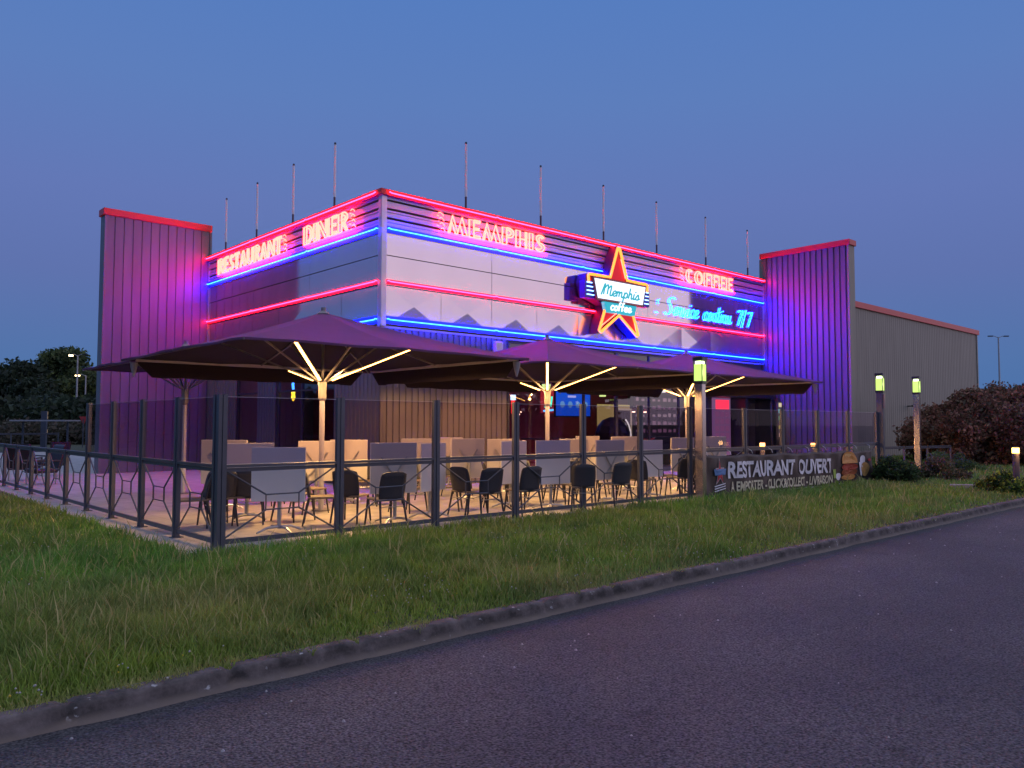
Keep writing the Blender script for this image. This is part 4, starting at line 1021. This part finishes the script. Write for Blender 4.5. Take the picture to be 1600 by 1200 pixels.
# rz: 0 = back away from lawn (+Y) ; 180 = back towards the lawn
CH = [
 (303, 12.3, -100, 'woven chair side on behind the left railing nearest the corner'),
 (343, 12.6, 175, 'woven chair with its dark back behind the corner post'),
 (392, 12.9, 150, 'woven chair half hidden left of the foremost folded table'),
 (462, 13.3, 20, 'woven chair behind the foremost folded table'),
 (505, 12.8, 60, 'woven chair turned sideways before the nearest parasol pole'),
 (551, 13.1, 120, 'woven chair seen sideways right of the second fence post'),
 (604, 12.5, 178, 'woven chair with its back to the lawn in the second glazed bay'),
 (640, 14.6, 10, 'woven chair behind the bluish grey folded table'),
 (664, 16.5, 30, 'woven chair near the corner wall behind the third fence post'),
 (733, 14.0, 100, 'woven chair side on in the left half of the third glazed bay'),
 (757, 13.7, 170, 'woven chair with tall back in the right half of the third glazed bay'),
 (777, 15.6, 60, 'woven chair further back left of the fourth fence post'),
 (817, 14.2, 176, 'woven chair with its back to the lawn right of the fourth fence post'),
 (838, 16.2, 20, 'woven chair behind the light grey folded table'),
 (889, 15.6, -70, 'woven chair beside the fifth fence post, seat towards the pole'),
 (909, 15.0, 140, 'woven chair right against the fifth fence post'),
 (925, 17.2, 20, 'woven chair further back right of the fifth fence post'),
 (960, 15.7, 172, 'woven chair with its back to the lawn under the television'),
 (985, 17.6, 30, 'woven chair behind the sixth fence post'),
 (1040, 18.2, 60, 'woven chair side on in the last wire bay'),
 (1062, 17.6, 165, 'woven chair beside the square lamp post'),
 (1012, 19.6, 10, 'woven chair far back behind the narrow folded table'),
 (570, 16.3, -20, 'woven chair in the dim row below the corner of the building'),
 (860, 19.4, 10, 'woven chair far back beyond the second parasol pole'),
 (486, 14.4, 90, 'woven chair beside the foot of the nearest parasol pole'),
 (528, 17.8, 15, 'woven chair in the back row left of the taupe wall edge'),
 (612, 15.8, 60, 'woven chair half behind the splayed-bracket table'),
 (700, 14.9, 40, 'woven chair just right of the third tall fence post'),
 (716, 17.9, 20, 'woven chair in the back row against the taupe wall'),
 (800, 17.2, 160, 'woven chair between the two tables by the fourth post'),
 (876, 17.0, 75, 'woven chair right behind the second parasol pole'),
 (940, 18.6, 200, 'woven chair in the back row below the lit doorway'),
 (1003, 16.9, 100, 'woven chair seen between the sixth post and the narrow table'),
 (1078, 18.9, -30, 'woven chair just behind the square lamp post'),
 (1100, 18.5, 40, 'woven chair half hidden by the start of the banner'),
 (420, 15.8, 30, 'woven chair in the dim row left of the nearest pole'),
]
for i, (px, z, rz, lab) in enumerate(CH):
    o = base_c if i == 0 else copy_tree(base_c)
    x, y = place(px, z); o.location = (x, y, 0.002); o.rotation_euler = (0, 0, R(rz+((i*37) % 11-5))); o['label'] = lab
# lounge chairs far left
for i, (px, z, rz) in enumerate(((40, 22.5, 150), (68, 21, -80), (84, 24.5, 200))):
    o = thing('lounge_chair', ['black high-backed lounge chair at the far left of the terrace', 'black lounge chair standing sideways by the low railing', 'purple-lit lounge chair furthest back on the left'][i], 'chair', (*place(px, z), .002), R(rz), 'lounge chairs on the far left')
    MB().box(-.32, .32, -.3, .3, .3, .42).build('seat', black_m, o, bevel=.04)
    bk = MB().add([(-.32, .26, .35), (.32, .26, .35), (.34, .42, 1.02), (-.34, .42, 1.02), (-.3, .36, .35), (.3, .36, .35), (.3, .48, 1.05), (-.3, .48, 1.05)],
             [(0,1,2,3),(4,7,6,5),(0,4,5,1),(1,5,6,2),(2,6,7,3),(3,7,4,0)]).build('backrest', black_m, o, bevel=.03)
    for sx in (-1, 1):
        MB().tube([(sx*.34, -.25, .3), (sx*.37, -.3, .62), (sx*.37, .3, .62)], .025, 6).build('armrest', black_m, o)
        for sy in (-1, 1): MB().cyl(sx*.28, sy*.25, 0, .3, .02, n=8).build('leg', alu, o)

# ------------------------------------------------------------------ lamps
def square_lamp(x, y, label, h=3.1, plate=False, z0=-.05, steel_=steel):
    o = thing('square_lamp', label, 'lamp', (x, y, z0), R(8), 'square steel lamps with green lanterns')
    MB().box(-.09, .09, -.09, .09, 0, h-.55).build('post', steel_, o, bevel=.008)
    MB().box(-.11, .11, -.11, .11, h-.55, h-.49).build('collar', black_m, o)
    MB().box(-.10, .10, -.10, .10, h-.49, h-.12).build('lantern', GREEN_L, o, bevel=.01)
    MB().box(-.07, .07, -.07, .07, h-.119, h-.06).build('bulb_housing', mat('hot_green', emit=((.8, 1, .45), 6), var=0), o)
    for sx in (-1, 1):
        for sy in (-1, 1): MB().box(sx*.098-.008, sx*.098+.008, sy*.098-.008, sy*.098+.008, h-.49, h-.05).build('lantern_bar', black_m, o)
    MB().box(-.115, .115, -.115, .115, h-.05, h+.03).build('cap', black_m, o)
    if plate: MB().box(-.07, .09, -.125, -.095, h-1.02, h-.6).build('notice_plate', mat('plate_brown', (.25, .15, .16), .5), o)
    ld = bpy.data.lights.new('lantern_light', 'POINT'); ld.energy = 5; ld.color = (.8, 1, .4); ld.shadow_soft_size = .1
    lo = bpy.data.objects.new('lantern_light', ld); col.objects.link(lo); lo.location = (0, 0, h-.3+.05); lo.parent = o
    lo.location = (0, -.2, h-.3)
    return o
square_lamp(3.82, -6.72, 'square steel lamp in front of the railing beside the banner')
square_lamp(13.42, -6.60, 'square lamp with a notice plate at the end of the glazed railing', h=3.18, plate=True, steel_=fence_m)
square_lamp(16.65, -6.45, 'square steel lamp standing free among the shrubs on the right', h=3.22)
def bollard(x, y, label, h=1.0, z0=-.05, e=16):
    o = thing('bollard_lamp', label, 'lamp', (x, y, z0), 0, 'low bollard lamps with warm light')
    MB().cyl(0, 0, 0, h, .075, n=14).build('post', mat('bollard_dark', (.07, .06, .08), .5), o)
    MB().cyl(0, 0, h, h+.13, .08, n=14).build('lamp_glass', WARM_L, o)
    MB().cyl(0, 0, h+.13, h+.16, .09, .05, n=14).build('cap', black_m, o)
    ld = bpy.data.lights.new('bollard_light', 'POINT'); ld.energy = e; ld.color = (1, .5, .15); ld.shadow_soft_size = .08
    lo = bpy.data.objects.new('bollard_light', ld); col.objects.link(lo); lo.parent = o; lo.location = (-.1, -.15, h+.09)
    return o
bollard(11.55, -10.62, 'warm bollard lamp at the kerb on the far right', h=1.0, z0=-.08)
bollard(11.97, -3.51, 'warm bollard lamp behind the banner, left of two', h=.90, z0=0)
bollard(14.6, -3.88, 'warm bollard lamp behind the banner, right of two', h=.86, z0=0)

# ------------------------------------------------------------------ banner
def wr(x, z): return .020*math.sin(x*7.3+z*5)+.009*math.sin(x*15-z*8)+.02*math.sin(x*3.1)
bn = thing('restaurant_banner', 'dark wrinkled banner reading RESTAURANT OUVERT tied to the railing', 'banner', (0, -6.66, 0))
mb = MB(); nxb, nzb = 160, 14
def btop(x): return .95-.04*abs(math.sin((x-4.1)*1.9))-.008*(x-4)
vs = []
for j in range(nzb+1):
    for i in range(nxb+1):
        x = 4.08+8.6*i/nxb; t_ = j/nzb; zb = .0+.02*math.sin(x*2.1)-.006*(x-4); z = zb+(btop(x)-zb)*t_; vs.append((x, wr(x, z), z))
mb.add(vs, [(j*(nxb+1)+i, j*(nxb+1)+i+1, (j+1)*(nxb+1)+i+1, (j+1)*(nxb+1)+i) for j in range(nzb) for i in range(nxb)])
cl = mb.build('cloth', mat('banner_cloth', (.075, .055, .05), .55, 0, .35, 2.2), bn, smooth=True)
s = cl.modifiers.new('thick', 'SOLIDIFY'); s.thickness = .003; s.offset = 1
bw = mat('banner_white', (.85, .82, .85), .6, 0, .12, 8); by = mat('banner_cream', (.74, .68, .46), .6, 0, .15, 8)
text_mesh('RESTAURANT', 'lettering', bw, bn, 4.98, 7.98, .37, .76, -.026, fn=wr, weight=.035, cuts=2, rot=-.03)
text_mesh('OUVERT', 'lettering', bw, bn, 8.22, 9.98, .33, .72, -.026, fn=wr, weight=.035, cuts=2, rot=-.02)
text_mesh('A EMPORTER - CLICK&COLLECT - LIVRAISON', 'lettering', by, bn, 5.05, 9.98, .055, .29, -.026, fn=wr, weight=.03, cuts=2, rot=-.05)
def bflat(poly, m, name, y=-.014):
    poly = [(p[0], p[1]-.06) for p in poly]; y -= .012
    n = len(poly); c = (sum(p[0] for p in poly)/n, sum(p[1] for p in poly)/n)
    vs = [(c[0], y+wr(*c), c[1])]
    for k in (.5, 1):
        for p in poly: X = c[0]+(p[0]-c[0])*k; Z = c[1]+(p[1]-c[1])*k; vs.append((X, y+wr(X, Z), Z))
    fs = [(0, 1+i, 1+(i+1) % n) for i in range(n)]+[(1+i, 1+n+i, 1+n+(i+1) % n, 1+(i+1) % n) for i in range(n)]
    return MB().add(vs, fs).build(name, m, bn)
def ell(cx_, cz_, rx, rz_, n=24): return [(cx_+rx*math.cos(2*math.pi*i/n), cz_+rz_*math.sin(2*math.pi*i/n)) for i in range(n)]
def starp(cx_, cz_, s):
    P = []
    for i in range(10):
        a = R(90+36*i); q = s if i % 2 == 0 else s*.40; P.append((cx_+q*math.cos(a)*.75, cz_+q*math.sin(a)*1.25))
    return P
bflat(starp(4.62, .60, .27), mat('emblem_white', (.6, .5, .5), .6), 'star_emblem', -.014)
bflat(starp(4.62, .60, .22), mat('emblem_red', (.55, .05, .06), .6), 'star_emblem', -.020)
bflat([(4.36, .68), (4.88, .68), (4.82, .54), (4.42, .54)], mat('emblem_blue', (.12, .25, .5), .6), 'emblem_band', -.026)
for k in range(3): bflat([(4.45, .30-.055*k), (4.85, .36-.055*k), (4.83, .335-.055*k), (4.47, .275-.055*k)], bw, 'emblem_stripe', -.014)
bflat([(10.08, .22), (10.32, .22), (10.32, .46), (10.08, .46)], mat('banner_green', (.35, .5, .08), .6), 'green_square')
bun = mat('bun_orange', (.62, .28, .07), .6, 0, .2, 9)
bflat([(10.62, .60)]+[(11.05+.44*math.cos(R(a)), .62+.30*math.sin(R(a))) for a in range(165, 10, -15)]+[(11.49, .60)], bun, 'burger_picture', -.019); bflat(ell(11.0, .82, .16, .05), mat('bun_shine', (.80, .46, .16), .5), 'burger_picture', -.024); bflat(ell(11.05, .50, .46, .10), mat('burger_red', (.42, .06, .03), .6, 0, .3, 12), 'burger_picture', -.020)
bflat(ell(11.05, .36, .44, .12), mat('burger_dark', (.34, .09, .03), .6, 0, .4, 12), 'burger_picture', -.017); bflat(ell(11.02, .22, .40, .08), bun, 'burger_picture', -.019)
bflat(ell(10.45, .25, .14, .10), bw, 'burger_picture'); bflat(ell(11.92, .62, .16, .18), bw, 'cup_picture')
bflat(ell(12.05, .40, .30, .2), mat('fries_gold', (.6, .32, .10), .6, 0, .3, 14), 'fries_picture', -.018)
bflat([(11.62, .62), (11.8, .60), (11.75, .22), (11.66, .24)], bw, 'fries_picture', -.021)
bflat(ell(12.4, .66, .16, .04), mat('banner_redspot', (.5, .03, .04), .6), 'red_spot')
mb = MB()
for k in range(10): x = 4.15+k*.93; mb.tube([(x, wr(x, .93)-.004, .93), (x+.03, .03, 1.0), (x+.02, .12, 1.05)], .006, 5)
mb.build('cord', bw, bn)

# ------------------------------------------------------------------ vegetation
def leaves(name, parent, clumps, n, size, cols, seed, flat_=.55, mat_=None):
    rg = np.random.default_rng(seed); cl = np.array(clumps, float)          # x,y,z,rx,rz
    wts = cl[:, 3]**2; idx = rg.choice(len(cl), n, p=wts/wts.sum())
    v = rg.normal(size=(n, 3)); v /= np.linalg.norm(v, axis=1)[:, None]
    rad = rg.random(n)**.45*(1+.12*rg.normal(size=n)); c = cl[idx]
    P = np.c_[c[:, 0]+v[:, 0]*c[:, 3]*rad, c[:, 1]+v[:, 1]*c[:, 3]*rad, c[:, 2]+v[:, 2]*c[:, 4]*rad]
    P[:, 2] = np.maximum(P[:, 2], .05)
    s = size*rg.uniform(.5, 1.3, n); a = rg.normal(size=(n, 3)); a /= np.linalg.norm(a, axis=1)[:, None]
    b_ = np.cross(a, rg.normal(size=(n, 3))); b_ /= np.linalg.norm(b_, axis=1)[:, None]
    V = np.empty((n, 4, 3)); V[:, 0] = P-a*s[:, None]; V[:, 1] = P-b_*(s*flat_)[:, None]; V[:, 2] = P+a*s[:, None]; V[:, 3] = P+b_*(s*flat_)[:, None]
    F = (np.arange(n)*4)[:, None]+np.array([0, 1, 2, 3])
    k = rg.integers(0, len(cols), n); base = np.array(cols)[k]; clv = rg.uniform(.7, 1.3, len(cl))[idx]
    C = np.ones((n, 4, 4)); C[:, :, :3] = (base*clv[:, None]*rg.uniform(.75, 1.25, n)[:, None])[:, None, :]
    o = np_mesh(name, V.reshape(-1, 3), F, mat_ or LEAF, C.reshape(-1, 4)); o.parent = parent
    return o
def clumps_for(rx, h0, h1, n, cs, seed, shape='round'):
    r2 = random.Random(seed); out = []
    for i in range(n):
        t_ = r2.random(); z = h0+(h1-h0)*t_
        prof = math.sin(math.pi*min(1, .15+.85*t_))**.6 if shape == 'round' else (1-t_)**.7+.12
        a = r2.uniform(0, 2*math.pi); q = rx*prof*math.sqrt(r2.random())
        s = cs*r2.uniform(.6, 1.25); out.append((q*math.cos(a), q*math.sin(a), z, s, s*.8))
    return out
def tree(px, dist, h, rx, label, cols, seed, shape='round', n=14000, name='broadleaf_tree', size=.34, h0=None, group=None):
    x, y = place(px, dist); o = thing(name, label, 'tree', (x, y, -.1), 0, group)
    h0 = h*.18 if h0 is None else h0
    t_ = MB(); t_.tube([(0, 0, -.3), (.1, 0, h*.3), (0, .1, h*.75)], .3, 8, radii=[h*.03, h*.022, h*.006])
    for k in range(7):
        a = k*2.4; t_.tube([(0, 0, h*(.2+.07*k)), (rx*.4*math.cos(a), rx*.4*math.sin(a), h*(.35+.07*k)), (rx*.7*math.cos(a), rx*.7*math.sin(a), h*(.42+.07*k))], .1, 5, radii=[h*.012, h*.007, h*.002])
    t_.build('trunk', trunk_m, o)
    cr_ = clumps_for(rx, h0, h*.93, 46, rx*.28, seed, shape)
    leaves('crown', o, cr_, n, size, cols, seed)
    return o
gr = [(.085, .12, .045), (.11, .15, .05), (.045, .075, .035), (.12, .14, .055)]
dk = [(.035, .055, .03), (.05, .07, .036), (.024, .036, .024)]
tg = 'trees on the left horizon'
tree(20, 118, 11.0, 7.5, 'round dark tree at the left edge of the view', dk, 1, group=tg)
tree(-35, 120, 10.5, 8, 'dark tree cut by the left edge of the view', dk, 11, group=tg)
tree(103, 122, 13.6, 6.0, 'tallest green tree behind the lit street lamp', gr, 2, group=tg)
tree(77, 135, 14.0, 3.2, 'slim dark pine rising left of the tallest tree', dk, 3, shape='cone', name='pine_tree', group=tg)
tree(150, 118, 9.6, 6.5, 'low green tree beside the left fin wall', gr, 4, group=tg)
tree(55, 110, 7.5, 6.5, 'low dark tree filling the gap between the left trees', dk, 5, group=tg)
# scrub band
sg = []
for i in range(60):
    x, y = place(-60+i*5, 66+rnd.uniform(-6, 14)); s = rnd.uniform(1.0, 1.9); sg.append((x, y, rnd.uniform(.2, .8), s*1.6, s*.7))
sc_o = leaves('scrub', None, sg, 26000, .22, [(.09, .075, .05), (.07, .07, .04), (.11, .085, .06), (.05, .05, .03)], 33)
tag(sc_o, 'brown-green scrub along the field on the left', 'scrub', kind='stuff')
fd = []
for i in range(50):
    x, y = place(-120+i*9, 95+rnd.uniform(-6, 10)); fd.append((x, y, 2.2, 4.0, 2.6))
hw = leaves('far_wood', None, fd, 26000, .42, dk, 37); tag(hw, 'dark far-off wood edge behind the street lamps', 'wood', kind='stuff')
fd = []
for i in range(26):
    x, y = place(1560+i*22, 120+rnd.uniform(-6, 10)); fd.append((x, y, 2.2, 5.0, 3))
hw = leaves('far_wood', None, fd, 9000, .5, dk, 38); tag(hw, 'dark far-off wood edge at the right', 'wood', kind='stuff')
for q, (az0, az1, sd) in enumerate(((-115, -20, 41), (100, 205, 42))):  # woods out of view, added to darken what the glass reflects
    fd = []
    for i in range(34):
        a = R(az0+(az1-az0)*i/33); dd_ = 62+rnd.uniform(-5, 8); s_ = rnd.uniform(3.5, 6)
        fd.append((CAM.x+dd_*math.cos(a), CAM.y+dd_*math.sin(a), rnd.uniform(1.5, 3), s_, rnd.uniform(2.2, 3.6)))
    hw = leaves('far_wood', None, fd, 15000, .8, dk, sd); tag(hw, ['dark wood edge across the car park behind the viewer', 'dark wood edge beyond the field to the left of the viewer'][q], 'wood', kind='stuff')
# copper hedge trees
cop = [(.34, .15, .10), (.42, .20, .13), (.19, .09, .07), (.13, .10, .06), (.27, .18, .10)]
cg = 'purple-leaved trees at the right'
def copper(px, dist, h, rx, label, seed, n):
    x, y = place(px, dist); o = thing('copper_tree', label, 'tree', (x, y, -.25), 0, cg)
    t_ = MB()
    for k in range(5):
        a = k*1.26; t_.tube([(.15*math.cos(a), .15*math.sin(a), 0), (rx*.3*math.cos(a), rx*.3*math.sin(a), h*.4), (rx*.5*math.cos(a), rx*.5*math.sin(a), h*.75)], .06, 5, radii=[.07, .05, .02])
    t_.build('trunk', trunk_m, o)
    leaves('crown', o, clumps_for(rx, .35, h*.88, 60, .62, seed), n, .085, cop, seed)
copper(1508, 33, 3.25, 2.1, 'purple-brown leafy tree just right of the side wall', 51, 34000)
copper(1600, 32, 3.5, 2.3, 'purple-brown leafy tree at the right edge, taller', 52, 34000)
copper(1560, 36, 3.7, 2.5, 'purple-brown leafy tree behind and between its two neighbours', 53, 30000)
copper(1455, 36, 2.6, 1.3, 'smallest purple-brown tree against the side wall', 55, 12000)
copper(1690, 33, 3.8, 2.6, 'purple-brown tree beyond the right edge', 54, 14000)
# shrubs
def shrub(px, dist, h, rx, label, cols, seed, n=5200, size=.045, sprig=False):
    cols = [tuple(1.6*c for c in q) for q in cols]
    x, y = place(px, dist); o = thing('shrub', label, 'shrub', (x, y, -.1), 0, 'low shrubs in the bed on the right')
    st_ = MB(); r2 = random.Random(seed)
    for k in range(9): a = r2.uniform(0, 6.28); st_.tube([(0, 0, 0), (rx*.5*math.cos(a), rx*.5*math.sin(a), h*r2.uniform(.5, .9))], .012, 5)
    st_.build('stem', trunk_m, o)
    leaves('foliage', o, clumps_for(rx, .08, h*.85, 18, rx*.34, seed), n, size, cols, seed)
shrub(1395, 22.6, .75, .75, 'dark green shrub at the foot of the notice-plate lamp', [(.03, .05, .02), (.05, .09, .025), (.02, .03, .015)], 61)
shrub(1425, 23.4, .6, .6, 'brown-green shrub in front of the free-standing lamp', [(.08, .06, .035), (.06, .07, .03)], 62)
shrub(1462, 23.5, .62, .8, 'dry reddish shrub right of the free-standing lamp', [(.14, .09, .05), (.09, .075, .035), (.06, .07, .03)], 63)
shrub(1490, 27.5, .75, .9, 'light green shrub before the purple trees', [(.07, .11, .035), (.05, .08, .03)], 64)
shrub(1562, 19.3, .55, .50, 'yellow-green tipped shrub beside the kerb bollard', [(.05, .09, .02), (.20, .24, .03), (.03, .05, .02)], 65, n=4200)
shrub(1352, 23.4, .5, .5, 'small green shrub at the end of the banner', [(.04, .07, .02), (.05, .09, .03)], 66, n=3000)
# edging stones
for i, (x0, y0, x1, y1) in enumerate(((11.3, -9.2, 12.0, -10.05), (11.62, -10.9, 11.78, -11.05))):
    o = thing('edging_stone', ['long pale edging stone in front of the yellow-tipped shrub', 'short pale edging stone at the foot of the kerb bollard'][i], 'stone', (0, 0, -.06), group='pale edging stones')
    MB().bar((x0, y0, .08), (x1, y1, .08), .14, .14).build('block', mat('edging_stone', (.34, .30, .30), .8, 0, .2, 8), o, bevel=.02)

# ------------------------------------------------------------------ far things
def street_lamp(px, dist, h, label, double=True, lit=True, arm=1.6):
    x, y = place(px, dist); o = thing('street_lamp', label, 'street lamp', (x, y, 0), YAW+R(90), 'street lamps')
    MB().tube([(0, 0, 0), (0, 0, h)], .1, 8, radii=[.13, .08]).build('pole', mat('lamp_pole', (.4, .4, .4), .5, .3), o)
    for s in ((-1, 1) if double else (1,)):
        MB().tube([(0, 0, h-.1), (s*arm*.5, 0, h+.12), (s*arm, 0, h+.1)], .04, 6).build('arm', mat('lamp_pole', (.4, .4, .4)), o)
        hd = MB().box(min(s*arm*.7, s*arm*1.3), max(s*arm*.7, s*arm*1.3), -.12, .12, h+.05, h+.17).build('lamp_head', black_m, o)
        if lit and (s == 1 or not double): MB().box(min(s*arm*.75, s*arm*1.25), max(s*arm*.75, s*arm*1.25), -.13, .1, h-.12, h+.05).build('lamp_glass', mat('street_glow', emit=((1, .72, .35), 9), var=0), hd)
street_lamp(119.5, 96, 9.9, 'tallest lit street lamp left of the fin wall', arm=.85)
street_lamp(133, 112, 8.4, 'smaller lit street lamp right behind the tallest one', double=False, arm=1.2)
street_lamp(1563, 95, 12.2, 'thin unlit double-armed street lamp against the sky at the right', lit=False, arm=.95)
x, y = place(72, 46)
o = thing('flat_shelter', 'low flat-roofed shelter in the field beyond the railing', 'shelter', (x, y, 0), YAW+R(90))
MB().box(-1.6, 1.6, -.8, .8, 1.72, 1.80).build('roof', mat('shelter_roof', (.35, .34, .36), .5), o)
for sx in (-1.3, 1.3): MB().box(sx-.04, sx+.04, -.04, .04, 0, 1.72).build('post', fence_m, o)
x, y = place(70, 48.5)
o = thing('lit_totem', 'small lit totem sign behind the flat shelter', 'sign', (x, y, 0), YAW+R(90))
MB().box(-.16, .16, -.08, .08, 0, 2.35).build('column', fence_m, o)
for zz in (1.0, 1.85, 2.1): MB().box(-.12, .12, -.16, -.085, zz, zz+.22).build('lit_face', mat('totem_glow', emit=((.9, .6, .35), 1.1), var=0), o)
x, y = place(131, 52)
o = thing('road_sign', 'red-edged triangular road sign below the smaller street lamp', 'sign', (x, y, 0), YAW+R(90))
MB().cyl(0, 0, 0, 1.9, .03, n=6).build('post', fence_m, o)
MB().prism([(-.3, 2.05), (.3, 2.05), (0, 1.5)], -.05, -.035).build('plate', mat('sign_red', (.5, .05, .05), .5), o)
MB().prism([(-.2, 1.99), (.2, 1.99), (0, 1.62)], -.06, -.051).build('sign_face', white_p, o)
x, y = place(1530, 52.5)
o = thing('arch_light', 'warm arched wall light at the far end of the side wall', 'lamp', (44.85, .9, 0), 0)
MB().box(-.08, .25, -.3, .3, 4.3, 5.1).build('lit_face', mat('arch_glow', emit=((1, .55, .15), 1.2), var=0), o)
MB().tube([(.2, -.32, 4.2), (.2, -.32, 5.1), (.2, 0, 5.3), (.2, .32, 5.1), (.2, .32, 4.2)], .05, 6).build('arch_frame', fence_m, o)
